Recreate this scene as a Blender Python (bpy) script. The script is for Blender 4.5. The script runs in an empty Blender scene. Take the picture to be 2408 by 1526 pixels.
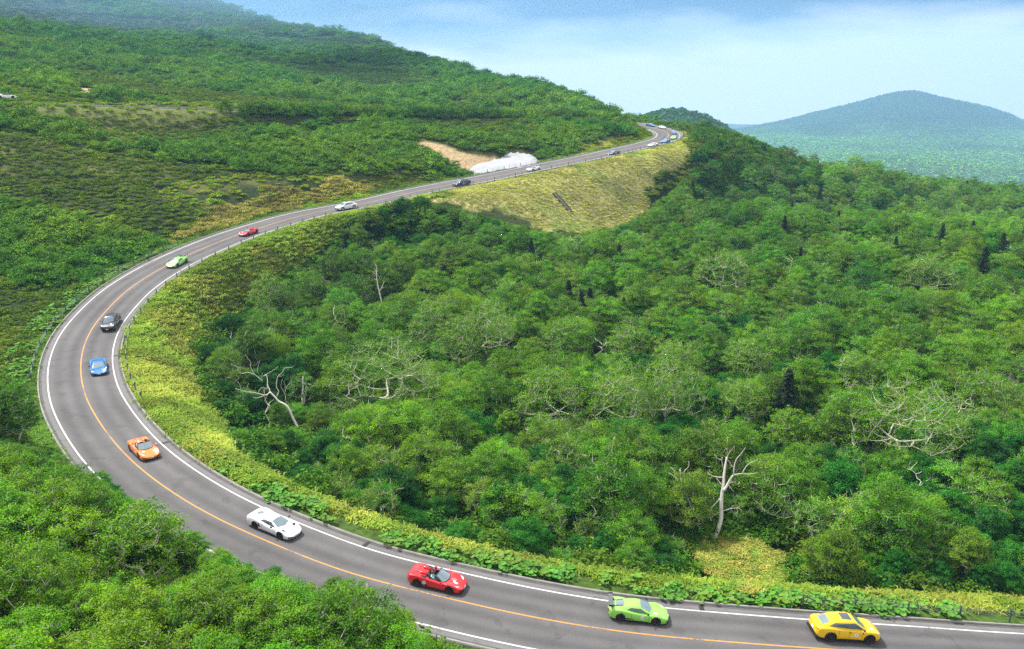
import bpy, bmesh, math, random
import numpy as np
from mathutils import Vector, Matrix
from mathutils.bvhtree import BVHTree
random.seed(5)
rng = np.random.default_rng(11)
SC = bpy.context.scene
COL = SC.collection
PI = math.pi

# ---------------------------------------------------------------- camera
CAM_H, PITCH, FOC = 35.0, math.radians(16.155), 0.858
cam = bpy.data.cameras.new('camera')
cam_ob = bpy.data.objects.new('camera', cam)
COL.objects.link(cam_ob)
cam_ob.location = (0, 0, CAM_H)
cam_ob.rotation_euler = (PI/2 - PITCH, 0, 0)
cam.sensor_width = 36
cam.lens = 36*FOC
cam.clip_start = 0.5
cam.clip_end = 90000
SC.camera = cam_ob

# ---------------------------------------------------------------- sky and sun
SUN_EL, SUN_AZ = math.radians(56), math.radians(-55)     # azimuth from +Y, negative = left of the view
world = bpy.data.worlds.new('World')
SC.world = world
world.use_nodes = True
wt = world.node_tree
for n in list(wt.nodes):
    wt.nodes.remove(n)
def wn(t, **k):
    n = wt.nodes.new(t)
    for a, b in k.items():
        setattr(n, a, b)
    return n
w_out = wn('ShaderNodeOutputWorld')
w_bg = wn('ShaderNodeBackground')
w_bg.inputs['Strength'].default_value = 0.088
w_sky = wn('ShaderNodeTexSky', sky_type='NISHITA', sun_disc=False)
w_sky.sun_elevation = SUN_EL
w_sky.sun_rotation = SUN_AZ
w_sky.air_density = 1.1
w_sky.dust_density = 0.6
w_sky.ozone_density = 2.0
w_tc = wn('ShaderNodeTexCoord')
w_sep = wn('ShaderNodeSeparateXYZ')
wt.links.new(w_tc.outputs['Generated'], w_sep.inputs[0])
# thin white haze thickening towards and below the horizon, with loose cloud streaks in it
w_map = wn('ShaderNodeMapping')
w_map.inputs['Scale'].default_value = (2.2, 2.2, 9.0)
w_noise = wn('ShaderNodeTexNoise')
w_noise.inputs['Scale'].default_value = 1.6
w_noise.inputs['Detail'].default_value = 5
w_noise.inputs['Roughness'].default_value = 0.52
wt.links.new(w_tc.outputs['Generated'], w_map.inputs[0])
wt.links.new(w_map.outputs[0], w_noise.inputs['Vector'])
def wmath(op, a, b=None, c=None, clamp=False):
    n = wn('ShaderNodeMath', operation=op, use_clamp=clamp)
    for i, v in enumerate((a, b, c)):
        if v is None: continue
        if isinstance(v, (int, float)): n.inputs[i].default_value = v
        else: wt.links.new(v, n.inputs[i])
    return n.outputs[0]
nz = wmath('SUBTRACT', w_noise.outputs['Fac'], 0.5)
zz = wmath('ADD', w_sep.outputs['Z'], wmath('MULTIPLY', nz, -0.15))
haze_f = wmath('MULTIPLY_ADD', zz, -19.0, 1.12, clamp=True)
# broad soft clouds above the view, added to supply white ambient light
w_noise2 = wn('ShaderNodeTexNoise')
w_noise2.inputs['Scale'].default_value = 1.7
w_noise2.inputs['Detail'].default_value = 7
w_map2 = wn('ShaderNodeMapping')
w_map2.inputs['Scale'].default_value = (1, 1, 2.5)
w_map2.inputs['Location'].default_value = (3.1, 0.4, 0.7)
wt.links.new(w_tc.outputs['Generated'], w_map2.inputs[0])
wt.links.new(w_map2.outputs[0], w_noise2.inputs['Vector'])
cl = wmath('MULTIPLY_ADD', w_noise2.outputs['Fac'], 3.4, -1.0, clamp=True)
up = wmath('MULTIPLY_ADD', w_sep.outputs['Z'], 6.0, -0.45, clamp=True)
cl = wmath('MULTIPLY', cl, up)
fac = wmath('MAXIMUM', haze_f, wmath('MULTIPLY', cl, 0.85))
w_blue = wn('ShaderNodeMix', data_type='RGBA', blend_type='MULTIPLY')
w_blue.inputs[0].default_value = 1.0
wt.links.new(w_sky.outputs[0], w_blue.inputs[6])
w_blue.inputs[7].default_value = (0.05, 0.145, 0.42, 1)
w_mix = wn('ShaderNodeMix', data_type='RGBA')
wt.links.new(fac, w_mix.inputs[0])
wt.links.new(w_blue.outputs[2], w_mix.inputs[6])
w_mix.inputs[7].default_value = (11.6, 10.4, 9.8, 1)
wt.links.new(w_mix.outputs[2], w_bg.inputs['Color'])
wt.links.new(w_bg.outputs[0], w_out.inputs['Surface'])

sun = bpy.data.lights.new('sun', 'SUN')
sun.energy = 3.9
sun.angle = math.radians(9)
sun.color = (1.0, 0.965, 0.9)
sun_ob = bpy.data.objects.new('sun', sun)
COL.objects.link(sun_ob)
sd = Vector((math.sin(SUN_AZ)*math.cos(SUN_EL), math.cos(SUN_AZ)*math.cos(SUN_EL), math.sin(SUN_EL)))
sun_ob.rotation_euler = sd.to_track_quat('Z', 'Y').to_euler()
sun_ob.location = (0, 0, 160)
SC.view_settings.view_transform = 'Standard'
SC.view_settings.look = 'None'
SC.view_settings.exposure = 0.9
SC.view_settings.gamma = 1.0
SC.view_settings.use_curve_mapping = False
SC.render.engine = 'CYCLES'
SC.cycles.max_bounces = 5
SC.cycles.diffuse_bounces = 3
SC.cycles.glossy_bounces = 2
SC.cycles.transmission_bounces = 3
SC.cycles.transparent_max_bounces = 6
SC.cycles.volume_bounces = 1
SC.cycles.use_denoising = False
SC.cycles.caustics_reflective = False
SC.cycles.caustics_refractive = False

# ---------------------------------------------------------------- helpers
def at(u, v, D):
    """World point seen at (u, v) of the 2408 x 1526 picture at depth D along the view axis."""
    f = 2408*FOC
    X = (u - 1204)/f
    Y = -(v - 763)/f
    c, s = math.cos(PITCH), math.sin(PITCH)
    return np.array([X*D, (c + Y*s)*D, CAM_H + (Y*c - s)*D])
def project(P):
    P = np.atleast_2d(np.asarray(P, float))
    c, s = math.cos(PITCH), math.sin(PITCH)
    q = P - np.array([0, 0, CAM_H])
    d = q[:, 1]*c - q[:, 2]*s
    u = q[:, 1]*s + q[:, 2]*c
    f = 2408*FOC
    dd = np.where(d > 0.1, d, np.nan)
    return 1204 + f*q[:, 0]/dd, 763 - f*u/dd, d
def sstep(a, b, x):
    t = np.clip((x - a)/(b - a), 0, 1)
    return t*t*(3 - 2*t)
def crom(p, per):
    p = np.asarray(p, float)
    P = np.vstack([2*p[0] - p[1], p, 2*p[-1] - p[-2]])
    o = []
    for i in range(1, len(P) - 2):
        a, b, c, d = P[i-1:i+3]
        for k in range(per):
            t = k/per
            o.append(.5*(2*b + (c - a)*t + (2*a - 5*b + 4*c - d)*t*t + (3*b - a - 3*c + d)*t**3))
    o.append(p[-1])
    return np.array(o)
def mesh_np(name, V, F, mats=None, smooth=False, attrs=None):
    """Mesh from an (n,3) array and an (m,k) face array of one size."""
    V = np.asarray(V, np.float32)
    F = np.asarray(F, np.int32)
    me = bpy.data.meshes.new(name)
    k = F.shape[1]
    me.vertices.add(len(V))
    me.vertices.foreach_set('co', V.ravel())
    me.loops.add(F.size)
    me.loops.foreach_set('vertex_index', F.ravel())
    me.polygons.add(len(F))
    me.polygons.foreach_set('loop_start', np.arange(0, F.size, k, dtype=np.int32))
    me.polygons.foreach_set('loop_total', np.full(len(F), k, np.int32))
    if smooth:
        me.polygons.foreach_set('use_smooth', np.ones(len(F), bool))
    for an, (typ, dom, val) in (attrs or {}).items():
        a = me.attributes.new(an, typ, dom)
        a.data.foreach_set('color' if 'COLOR' in typ else ('vector' if typ == 'FLOAT_VECTOR' else 'value'), np.asarray(val).ravel())
    for m in (mats if isinstance(mats, (list, tuple)) else [mats] if mats else []):
        me.materials.append(m)
    me.update()
    me.validate()
    return me
def link(name, data, parent=None, **props):
    o = bpy.data.objects.new(name, data)
    COL.objects.link(o)
    if parent is not None:
        o.parent = parent
    for k, v in props.items():
        o[k] = v
    return o
def thing(name, label, cat, loc=(0, 0, 0), rz=0, group=None, data=None):
    o = link(name, data)
    o.location = loc
    o.rotation_euler = (0, 0, rz)
    o['label'] = label
    o['category'] = cat
    if group:
        o['group'] = group
    return o
class MB:
    """Collects vertices and polygons of mixed size."""
    def __init__(s):
        s.v = []; s.f = []
    def add(s, V, F):
        b = len(s.v)
        s.v.extend([tuple(map(float, p)) for p in V])
        s.f.extend([tuple(int(i) + b for i in f) for f in F])
        return s
    def box(s, c, h, rz=0, taper=1.0):
        V = []
        for z in (-1, 1):
            t = taper if z > 0 else 1
            for x, y in ((-1, -1), (1, -1), (1, 1), (-1, 1)):
                px, py = x*h[0]*t, y*h[1]*t
                V.append((c[0] + px*math.cos(rz) - py*math.sin(rz), c[1] + px*math.sin(rz) + py*math.cos(rz), c[2] + z*h[2]))
        return s.add(V, [(3, 2, 1, 0), (4, 5, 6, 7), (0, 1, 5, 4), (1, 2, 6, 5), (2, 3, 7, 6), (3, 0, 4, 7)])
    def tube(s, pts, rads, n=6, cap=True):
        pts = [Vector(p) for p in pts]
        V = []; F = []
        for i, p in enumerate(pts):
            d = (pts[min(i+1, len(pts)-1)] - pts[max(i-1, 0)]).normalized()
            a = d.orthogonal().normalized() if i == 0 else (a - d*a.dot(d)).normalized()
            b = d.cross(a)
            r = rads[i] if hasattr(rads, '__len__') else rads
            for k in range(n):
                t = 2*PI*k/n
                V.append(p + a*math.cos(t)*r + b*math.sin(t)*r)
        for i in range(len(pts)-1):
            for k in range(n):
                F.append((i*n + k, i*n + (k+1) % n, (i+1)*n + (k+1) % n, (i+1)*n + k))
        if cap:
            F.append(tuple(range(n))[::-1])
            F.append(tuple(range((len(pts)-1)*n, len(pts)*n)))
        return s.add(V, F)
    def lathe(s, prof, axis='y', c=(0, 0, 0), n=20):
        V = []; F = []
        for (t, r) in prof:
            for k in range(n):
                a = 2*PI*k/n
                if axis == 'y': V.append((c[0] + r*math.cos(a), c[1] + t, c[2] + r*math.sin(a)))
                else: V.append((c[0] + r*math.cos(a), c[1] + r*math.sin(a), c[2] + t))
        for i in range(len(prof)-1):
            for k in range(n):
                F.append((i*n + k, i*n + (k+1) % n, (i+1)*n + (k+1) % n, (i+1)*n + k))
        return s.add(V, F)
    def mesh(s, name, mat=None, smooth=False):
        me = bpy.data.meshes.new(name)
        me.from_pydata(s.v, [], s.f)
        if smooth:
            me.polygons.foreach_set('use_smooth', [True]*len(me.polygons))
        if mat: me.materials.append(mat)
        me.update()
        return me
    def build(s, name, mat, parent=None, smooth=False, **props):
        return link(name, s.mesh(name, mat, smooth), parent, **props)

# ---------------------------------------------------------------- materials
def new_mat(name):
    m = bpy.data.materials.new(name)
    m.use_nodes = True
    nt = m.node_tree
    b = nt.nodes['Principled BSDF']
    return m, nt, b
def plain(name, col, rough=0.6, metal=0.0, var=0.0, scale=4.0, coat=0.0):
    m, nt, b = new_mat(name)
    b.inputs['Roughness'].default_value = rough
    b.inputs['Metallic'].default_value = metal
    b.inputs['Coat Weight'].default_value = coat
    if var:
        tc = nt.nodes.new('ShaderNodeTexCoord')
        no = nt.nodes.new('ShaderNodeTexNoise')
        no.inputs['Scale'].default_value = scale
        no.inputs['Detail'].default_value = 6
        nt.links.new(tc.outputs['Object'], no.inputs['Vector'])
        mx = nt.nodes.new('ShaderNodeMix'); mx.data_type = 'RGBA'
        mx.inputs[6].default_value = tuple(c*(1-var) for c in col) + (1,)
        mx.inputs[7].default_value = tuple(min(1, c*(1+var)) for c in col) + (1,)
        nt.links.new(no.outputs['Fac'], mx.inputs[0])
        nt.links.new(mx.outputs[2], b.inputs['Base Color'])
    else:
        b.inputs['Base Color'].default_value = tuple(col) + (1,)
    return m

# ---------------------------------------------------------------- the road's course
# centre of the carriageway from the far loop down to the right edge of the view: x, y, z, distance between the white edge lines
_loop = [at(*q) for q in ((1481, 289, 349), (1499, 292.5, 345), (1521, 297, 340), (1542, 302, 333), (1560, 307.5, 324),
                          (1570, 313.5, 314), (1572, 319, 303), (1566, 325.5, 292), (1549, 332.5, 282))]
_up = [(-330, 140, 36), (-260, 158, 33.5), (-200, 175, 31), (-160, 190, 29.6), (-121, 213, 27.7), (-95, 233, 25.8), (-60, 263, 23.2),
       (-22, 300, 20.3), (8, 330, 18.4), (30, 347, 17.0)]
_near = [[37.54, 271.19, 12.56, 8.0], [33.24, 265.68, 12.26, 8.0], [28.99, 260.13, 11.96, 8.0], [24.76, 254.56, 11.64, 8.0],
 [20.31, 249.16, 11.3, 8.0], [15.6, 244.0, 10.93, 8.0], [10.75, 238.96, 10.56, 8.0], [5.93, 233.9, 10.18, 8.0], [1.33, 228.65, 9.81, 8.0],
 [-3.41, 223.51, 9.41, 8.0], [-8.34, 218.56, 9.01, 8.0], [-13.43, 213.77, 8.65, 8.0], [-18.16, 208.61, 8.31, 8.0], [-22.66, 203.26, 7.96, 8.0],
 [-27.1, 197.87, 7.53, 8.0], [-31.59, 192.52, 7.06, 8.0], [-36.5, 187.59, 6.68, 8.0], [-41.35, 182.59, 6.38, 7.95], [-44.9, 176.56, 6.13, 7.9],
 [-47.56, 170.1, 5.91, 7.9], [-50.29, 163.66, 5.64, 7.9], [-52.55, 157.04, 5.3, 7.9], [-54.44, 150.32, 4.9, 7.84], [-56.3, 143.6, 4.35, 7.74],
 [-57.78, 136.82, 3.6, 7.61], [-58.58, 129.93, 2.8, 7.49], [-58.27, 122.97, 2.05, 7.39], [-57.41, 116.07, 1.38, 7.29], [-55.65, 109.33, 0.85, 7.2],
 [-53.16, 102.8, 0.55, 7.11], [-50.14, 96.49, 0.42, 7.03], [-46.74, 90.37, 0.48, 6.95], [-42.97, 84.48, 0.67, 6.86], [-39.0, 78.73, 0.95, 6.75],
 [-34.7, 73.21, 1.08, 6.72], [-29.86, 68.16, 0.98, 6.73], [-24.4, 63.84, 0.52, 6.74], [-18.39, 60.36, -0.1, 6.75], [-12.13, 57.29, -0.7, 6.77],
 [-5.48, 55.28, -1.3, 6.82], [1.25, 53.45, -1.8, 6.85], [8.14, 52.3, -2.3, 6.85], [15.1, 52.04, -2.85, 6.83], [22.06, 52.13, -3.5, 6.8],
 [28.99, 52.59, -4.3, 6.78], [35.91, 53.05, -5.15, 6.75], [43, 53.7, -6.0, 6.7], [50, 54.5, -6.8, 6.7], [60, 56, -7.8, 6.7], [75, 59.0, -9.0, 6.7], [95, 64, -10.4, 6.7]]
_raw = [list(p) + [7.0] for p in _up] + [list(p) + [7.8] for p in _loop] + _near
RD = crom(_raw, 8)
for _ in range(6):
    RD[1:-1] = .25*RD[:-2] + .5*RD[1:-1] + .25*RD[2:]
_s = np.r_[0, np.cumsum(np.linalg.norm(np.diff(RD[:, :3], axis=0), axis=1))]
RLEN = _s[-1]
RS = np.arange(0, RLEN, 1.25)
R = np.stack([np.interp(RS, _s, RD[:, i]) for i in range(4)], 1)
for _ in range(3):
    R[1:-1] = .25*R[:-2] + .5*R[1:-1] + .25*R[2:]
RT = np.gradient(R[:, :3], axis=0)
RT /= np.linalg.norm(RT[:, :2], axis=1)[:, None]
RN = np.stack([RT[:, 1], -RT[:, 0]], 1)      # points to the outer (camera-left) side of the bend on the near stretch? fixed below
# make RN point to the INNER side of the big bend (towards the valley)
_k = np.argmin(np.hypot(R[:, 0] + 58, R[:, 1] - 125))
if RN[_k, 0] < 0:
    RN = -RN
HW = R[:, 3]/2 + 0.85                        # half the asphalt
def ridx(x, y):
    """Index of the nearest road sample and the signed lateral distance (positive = valley side)."""
    x = np.atleast_1d(x).astype(float); y = np.atleast_1d(y).astype(float)
    out = np.empty(len(x), int); dd = np.empty(len(x))
    for a in range(0, len(x), 4000):
        dx = x[a:a+4000, None] - R[None, :, 0]; dy = y[a:a+4000, None] - R[None, :, 1]
        q = dx*dx + dy*dy
        k = q.argmin(1)
        out[a:a+4000] = k
        i = np.arange(len(k))
        sgn = np.sign(dx[i, k]*RN[k, 0] + dy[i, k]*RN[k, 1])
        dd[a:a+4000] = np.sqrt(q[i, k])*sgn
    return out, dd
def on_road(s, lat, dz=0.0):
    """World point at arc length s, lateral offset lat (positive = valley side)."""
    i = np.clip(s/1.25, 0, len(R) - 1.001)
    k = int(i); t = i - k
    p = R[k]*(1-t) + R[k+1]*t
    n = RN[k]*(1-t) + RN[k+1]*t
    return Vector((p[0] + n[0]*lat, p[1] + n[1]*lat, p[2] + dz))
# ---------------------------------------------------------------- terrain
def _c(u, v, D, dz=0.0):
    p = at(u, v, D); return (p[0], p[1], p[2] + dz)
CN = [  # valley inside the bend
 (-25, 112, -8), (-20, 135, -8), (10, 110, -9.5), (50, 115, -9), (0, 160, -6), (45, 165, -6), (95, 150, -8), (-18, 185, -3), (20, 205, -3),
 (60, 215, -3), (100, 200, -6), (-25, 85, -6), (0, 78, -7.5), (25, 75, -8.5), (60, 78, -10), (90, 95, -11), (-38, 108, -4),
 (140, 120, -12), (150, 220, -12), (120, 70, -14), (-44, 150, -3), (-30, 172, -2), (40, 135, -9),
 # foot and flank of the grass embankment, shoulder to the right of the loop
 _c(1150, 520, 196), _c(1350, 535, 205), _c(1500, 500, 232), _c(1560, 420, 258), _c(1640, 345, 285), _c(1700, 318, 315),
 _c(1800, 345, 325, -2), _c(1900, 372, 335, -3), _c(2100, 420, 350, -4), _c(2400, 450, 390, -5), _c(2408, 520, 300, -6), _c(2100, 520, 260, -6),
 _c(1800, 480, 270, -5), _c(1650, 500, 240, -4),
 _c(1620, 300, 345, -2), _c(1680, 305, 380, -14), _c(1900, 345, 470, -30), _c(2200, 410, 560, -45), _c(2400, 430, 640, -45),
 (230, 150, -22), (260, 60, -25), (330, 260, -36), (300, 480, -70), (520, 520, -110), (150, 600, -70), (60, 520, -30),
 # camera side of the bend
 (-30, 50, -1.5), (-50, 62, -1), (-12, 42, -3), (0, 30, -4), (25, 35, -7), (50, 35, -9), (-70, 75, 1), (-50, 20, 0), (0, 0, -3), (60, 0, -10), (-90, 40, 3),
 (-62, 92, 0), (-74, 110, 2), (-72, 128, 2.0), (-80, 140, 5), (-95, 120, 6), (-130, 90, 14), (-150, 40, 14),
 # hillside between the lower and upper legs
 (-66, 158, 7), (-76, 170, 11), (-90, 190, 18), (-104, 202, 23), (-64, 190, 11.5), (-55, 200, 12), (-80, 215, 19), (-110, 160, 18), (-135, 190, 27),
 (-40, 215, 13), (-45, 240, 17.5), (-24, 232, 13.5), (-5, 245, 13.2), (12, 262, 13.6), (-15, 270, 17.5), (10, 290, 16.4), (28, 285, 14.6), (35, 320, 17.5), (20, 322, 18.2),
 (-8, 236, 9.6), (4, 246, 10.2),
 (-150, 150, 26), (-200, 150, 30), (-190, 200, 36),
 # the big hill
 _c(0, 150, 330), _c(300, 190, 330), _c(600, 220, 340), _c(900, 240, 380), _c(1200, 252, 390), _c(1350, 262, 385),
 _c(0, 60, 560), _c(300, 60, 600), _c(600, 120, 560), _c(850, 170, 500), _c(1050, 205, 470),
 _c(380, 2, 900), _c(500, 18, 860), _c(650, 47, 780), _c(780, 76, 700), _c(900, 108, 640), _c(1030, 145, 580), _c(1150, 180, 520), _c(1270, 208, 470), _c(1380, 243, 430), _c(1450, 270, 400),
 _c(200, -40, 900), _c(0, -160, 900), _c(-300, -200, 700), _c(-300, 0, 450), _c(-200, 150, 260),
 # behind the skyline
 _c(650, 47, 940, -22), _c(900, 108, 790, -22), _c(1150, 180, 640, -20), _c(1380, 243, 520, -18), _c(1450, 272, 470, -14), _c(1500, 282, 430, -16), _c(1560, 290, 400, -9),
 _c(380, 2, 1100, -20), _c(0, -160, 1200, 10)]
CN = np.array(CN, float)
CF = np.array([  # far country: x, y, z
 _c(2150, 214, 4600), _c(2105, 222, 4560), _c(2050, 247, 4500), _c(1985, 276, 4400), _c(1922, 264, 4750), _c(1860, 294, 4600), _c(1800, 301, 4700), _c(1750, 303, 5200),
 _c(2200, 232, 4600), _c(2270, 244, 4600), _c(2330, 256, 4500), _c(2380, 276, 4400), _c(2450, 320, 4300), _c(2600, 350, 4300),
 _c(2150, 260, 4100), _c(2000, 310, 3900), _c(1900, 318, 3900), _c(2300, 300, 3900), _c(2200, 330, 3500), _c(2050, 345, 3200), _c(1850, 345, 3300), _c(2380, 350, 3200), _c(2300, 385, 2600), _c(2100, 375, 2700),
 _c(1800, 335, 3500), _c(1700, 330, 3800), _c(1600, 318, 4200), _c(1950, 370, 2500), _c(2408, 410, 2200), _c(2000, 400, 2100),
 _c(1700, 293, 7000), _c(1760, 292, 7200), _c(1840, 300, 7000), _c(1640, 300, 7400),
 _c(1615, 268, 1120), _c(1560, 276, 1120), _c(1660, 288, 1100), _c(1700, 320, 1150), _c(1510, 288, 1200), _c(1615, 300, 950, -10), _c(1615, 300, 1400, -30),
 (200, 2500, -420), (-1500, 3000, -420), (1500, 1200, -330), (900, 1600, -330), (2600, 1500, -380), (3500, 3500, -420), (1500, 7500, -500), (4000, 7500, -500), (0, 5000, -480),
 (-1500, 1200, 40), (-600, 1500, -40), (-400, 900, 90), (0, 1100, -160), (-1500, -500, 0), (600, 0, -120), (1500, 0, -250), (0, -1500, -150), (600, 800, -220),
 (0, 9500, -900), (6000, 9500, -900), (-6000, 8000, -700), (9000, 3000, -700), (-3000, 0, -100), (2500, 5600, -420), (3500, 5500, -430)], float)
class MQ:
    def __init__(s, C, c):
        s.P = C[:, :2]; s.c2 = c*c
        A = np.sqrt(((s.P[:, None] - s.P[None])**2).sum(-1) + s.c2)
        n = len(C)
        B = np.zeros((n+1, n+1)); B[:n, :n] = A - np.eye(n)*0.02*c; B[:n, n] = 1; B[n, :n] = 1
        s.w = np.linalg.solve(B, np.r_[C[:, 2], 0])
    def __call__(s, x, y):
        out = np.empty(len(x))
        for a in range(0, len(x), 20000):
            q = (x[a:a+20000, None] - s.P[:, 0])**2 + (y[a:a+20000, None] - s.P[:, 1])**2
            out[a:a+20000] = np.sqrt(q + s.c2) @ s.w[:-1] + s.w[-1]
        return out
_near_rbf = MQ(CN, 14.0)
_far_rbf = MQ(CF, 90.0)
# cheap value noise for the lie of the land
_NT = rng.random((128, 128))
def vnoise(x, y, sc, seed=0):
    x = np.asarray(x)/sc + seed*17.3; y = np.asarray(y)/sc + seed*9.1
    i = np.floor(x).astype(int); j = np.floor(y).astype(int)
    fx = x - i; fy = y - j
    fx = fx*fx*(3-2*fx); fy = fy*fy*(3-2*fy)
    g = lambda a, b: _NT[a % 128, b % 128]
    return (g(i, j)*(1-fx) + g(i+1, j)*fx)*(1-fy) + (g(i, j+1)*(1-fx) + g(i+1, j+1)*fx)*fy
def fbm(x, y, sc, seed=0, n=4):
    t = 0; a = 1; s_ = 0
    for k in range(n):
        t = t + a*vnoise(x, y, sc/2**k, seed + k*3); s_ += a; a *= .5
    return t/s_
_uu, _vv, _ = project(R[:, :3])
S_BANK0 = RS[int(np.nanargmin(np.hypot(_uu-1560, _vv-331)))]; S_BANK1 = RS[int(np.nanargmin(np.hypot(_uu-960, _vv-462)))]
def height(x, y):
    x = np.atleast_1d(np.asarray(x, float)).ravel(); y = np.atleast_1d(np.asarray(y, float)).ravel()
    r = np.hypot(x - 20, y - 100)
    z = np.empty(len(x))
    w = sstep(700, 1150, r + np.maximum(0, x)*0.25)
    m = w < 1
    zn = np.zeros(len(x)); zn[m] = _near_rbf(x[m], y[m])
    m2 = w > 0
    zf = np.zeros(len(x)); zf[m2] = _far_rbf(x[m2], y[m2])
    z = zn*(1-w) + zf*w
    amp = 1.2 + 26*w
    z = z + (fbm(x, y, 30, 1) - .5)*2.2*(1-w)*sstep(0, 60, r) + w*(fbm(x, y, 420, 2, 6) - .5)*(90 - 66*sstep(1800, 2600, r))
    z = z + sstep(300, 600, r)*(1-w)*(fbm(x, y, 140, 4, 5) - .5)*22*sstep(0, 1, (900-r)/900+.4)
    # benches for the road
    m = (x > -350) & (x < 130) & (y > -10) & (y < 400)
    if m.any():
        k, d = ridx(x[m], y[m])
        ad = np.abs(d); hw = HW[k]; zr = R[k, 2]
        sk = RS[k]; up = np.where(d > 0, 9.0 + 13.0*sstep(S_BANK1 + 25, S_BANK1 - 10, sk)*sstep(S_BANK0 - 25, S_BANK0, sk), 11.0)
        t = sstep(0, 1, (ad - hw - 1.3)/up)
        verge = zr - 0.05 - 0.10*np.clip(ad - hw, 0, 1.3)
        verge = np.where(ad < hw + .15, zr - 0.28, verge)
        zz_ = verge*(1-t) + z[m]*t
        z[m] = zz_
    return z
def hz(x, y):
    return float(height([x], [y])[0])
def ground_hit(u, v, dmin=30, dmax=1200, dz=0.0):
    """Where the line of sight through (u, v) meets the terrain raised by dz."""
    D = np.geomspace(dmin, dmax, 700)
    P = np.stack([at(u, v, d) for d in D])
    h = height(P[:, 0], P[:, 1]) + dz
    b = np.nonzero(P[:, 2] < h)[0]
    if len(b) == 0: return P[-1], D[-1]
    return np.array([P[b[0], 0], P[b[0], 1], h[b[0]] - dz]), D[b[0]]
def axis(segs):
    o = []
    for a, b, st in segs:
        n = max(1, int(round((b-a)/st)))
        o.extend(list(a + (b-a)*np.arange(n)/n))
    o.append(segs[-1][1])
    return np.array(o)
_ax = axis([(-9000, -6000, 1500), (-6000, -1500, 450), (-1500, -500, 50), (-500, -130, 8), (-130, -75, 2.5), (-75, 75, 1.25), (75, 150, 3), (150, 420, 9), (420, 800, 24), (800, 3300, 34), (3300, 6000, 300), (6000, 9000, 1500)])
_ay = axis([(-6000, -600, 900), (-600, 0, 60), (0, 30, 4), (30, 300, 1.25), (300, 380, 2), (380, 620, 6), (620, 1100, 16), (1100, 2000, 45), (2000, 5200, 36), (5200, 8000, 140), (8000, 9500, 500)])
_X, _Y = np.meshgrid(_ax, _ay)
_nx, _ny = len(_ax), len(_ay)
_Z = height(_X.ravel(), _Y.ravel())
_V = np.stack([_X.ravel(), _Y.ravel(), _Z], 1)
_i = np.arange(_nx*_ny).reshape(_ny, _nx)
_F = np.stack([_i[:-1, :-1], _i[:-1, 1:], _i[1:, 1:], _i[1:, :-1]], -1).reshape(-1, 4)
def zgrid(x, y):
    """Terrain height read back from the built grid (bilinear), so things stand on the mesh itself."""
    x = np.asarray(x, float); y = np.asarray(y, float)
    i = np.clip(np.searchsorted(_ax, x) - 1, 0, _nx-2); j = np.clip(np.searchsorted(_ay, y) - 1, 0, _ny-2)
    fx = (x - _ax[i])/(_ax[i+1] - _ax[i]); fy = (y - _ay[j])/(_ay[j+1] - _ay[j])
    Zg = _Z.reshape(_ny, _nx)
    return (Zg[j, i]*(1-fx) + Zg[j, i+1]*fx)*(1-fy) + (Zg[j+1, i]*(1-fx) + Zg[j+1, i+1]*fx)*fy
# ---------------------------------------------------------------- ground cover zones, in plan
def inpoly(x, y, poly):
    x = np.asarray(x, float); y = np.asarray(y, float)
    c = np.zeros(x.shape, bool)
    n = len(poly)
    for i in range(n):
        x1, y1 = poly[i][:2]; x2, y2 = poly[(i+1) % n][:2]
        k = (y1 > y) != (y2 > y)
        with np.errstate(divide='ignore', invalid='ignore'):
            t = (x2-x1)*(y-y1)/(y2-y1) + x1
        c ^= k & (x < t)
    return c
def plan(px, dz=0.0, dmin=30):
    return [ground_hit(u, v, dmin=dmin, dz=dz)[0] for u, v in px]
Z_SNOW = plan([(1098, 408), (1106, 399), (1120, 392), (1137, 386), (1152, 381), (1160, 374), (1176, 372), (1190, 364), (1215, 361), (1238, 364), (1256, 371), (1266, 381), (1262, 387), (1230, 395), (1190, 400), (1150, 407), (1115, 413)], dmin=150)
Z_SOIL = plan([(965, 352), (975, 338), (1010, 336), (1050, 345), (1095, 362), (1130, 366), (1170, 368), (1165, 378), (1130, 390), (1105, 402), (1095, 406), (1080, 396), (1060, 385), (1030, 370), (990, 360)], dmin=150)
Z_BANK = plan([(990, 466), (1100, 442), (1300, 400), (1500, 352), (1590, 330), (1640, 312), (1600, 350), (1590, 395), (1560, 440), (1520, 490), (1460, 535), (1400, 552), (1300, 545), (1220, 522), (1160, 508), (1100, 496), (1040, 482)], dmin=120)
Z_BANK2 = plan([(1260, 380), (1350, 352), (1440, 330), (1500, 312), (1515, 318), (1535, 322), (1520, 335), (1440, 350), (1350, 374), (1280, 390)], dmin=180)
Z_TAN = plan([(470, 520), (560, 470), (700, 440), (840, 432), (880, 440), (850, 460), (700, 480), (600, 515), (500, 548), (420, 570)], dmin=120)
Z_MOUND = plan([(145, 216), (175, 206), (235, 210), (240, 216), (200, 222)], dmin=150)
def zones(x, y):
    x = np.asarray(x, float); y = np.asarray(y, float)
    k, d = ridx(x, y)
    s = RS[k]
    W = {}
    jx = x + (fbm(x, y, 9, 21)-.5)*9; jy = y + (fbm(x, y, 9, 27)-.5)*14
    W['snow'] = inpoly(x, y, Z_SNOW); W['soil'] = inpoly(jx*.3+x*.7, jy*.3+y*.7, Z_SOIL) | inpoly(x, y, Z_MOUND)
    W['bank'] = inpoly(jx, jy, Z_BANK) & (d > 0); W['bank2'] = inpoly(jx, jy, Z_BANK2); W['tan'] = inpoly(jx, jy, Z_TAN)
    W['k'] = k; W['d'] = d; W['s'] = s
    return W
S_APEX = RS[_k]                       # arc length at the leftmost point of the big bend
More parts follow.
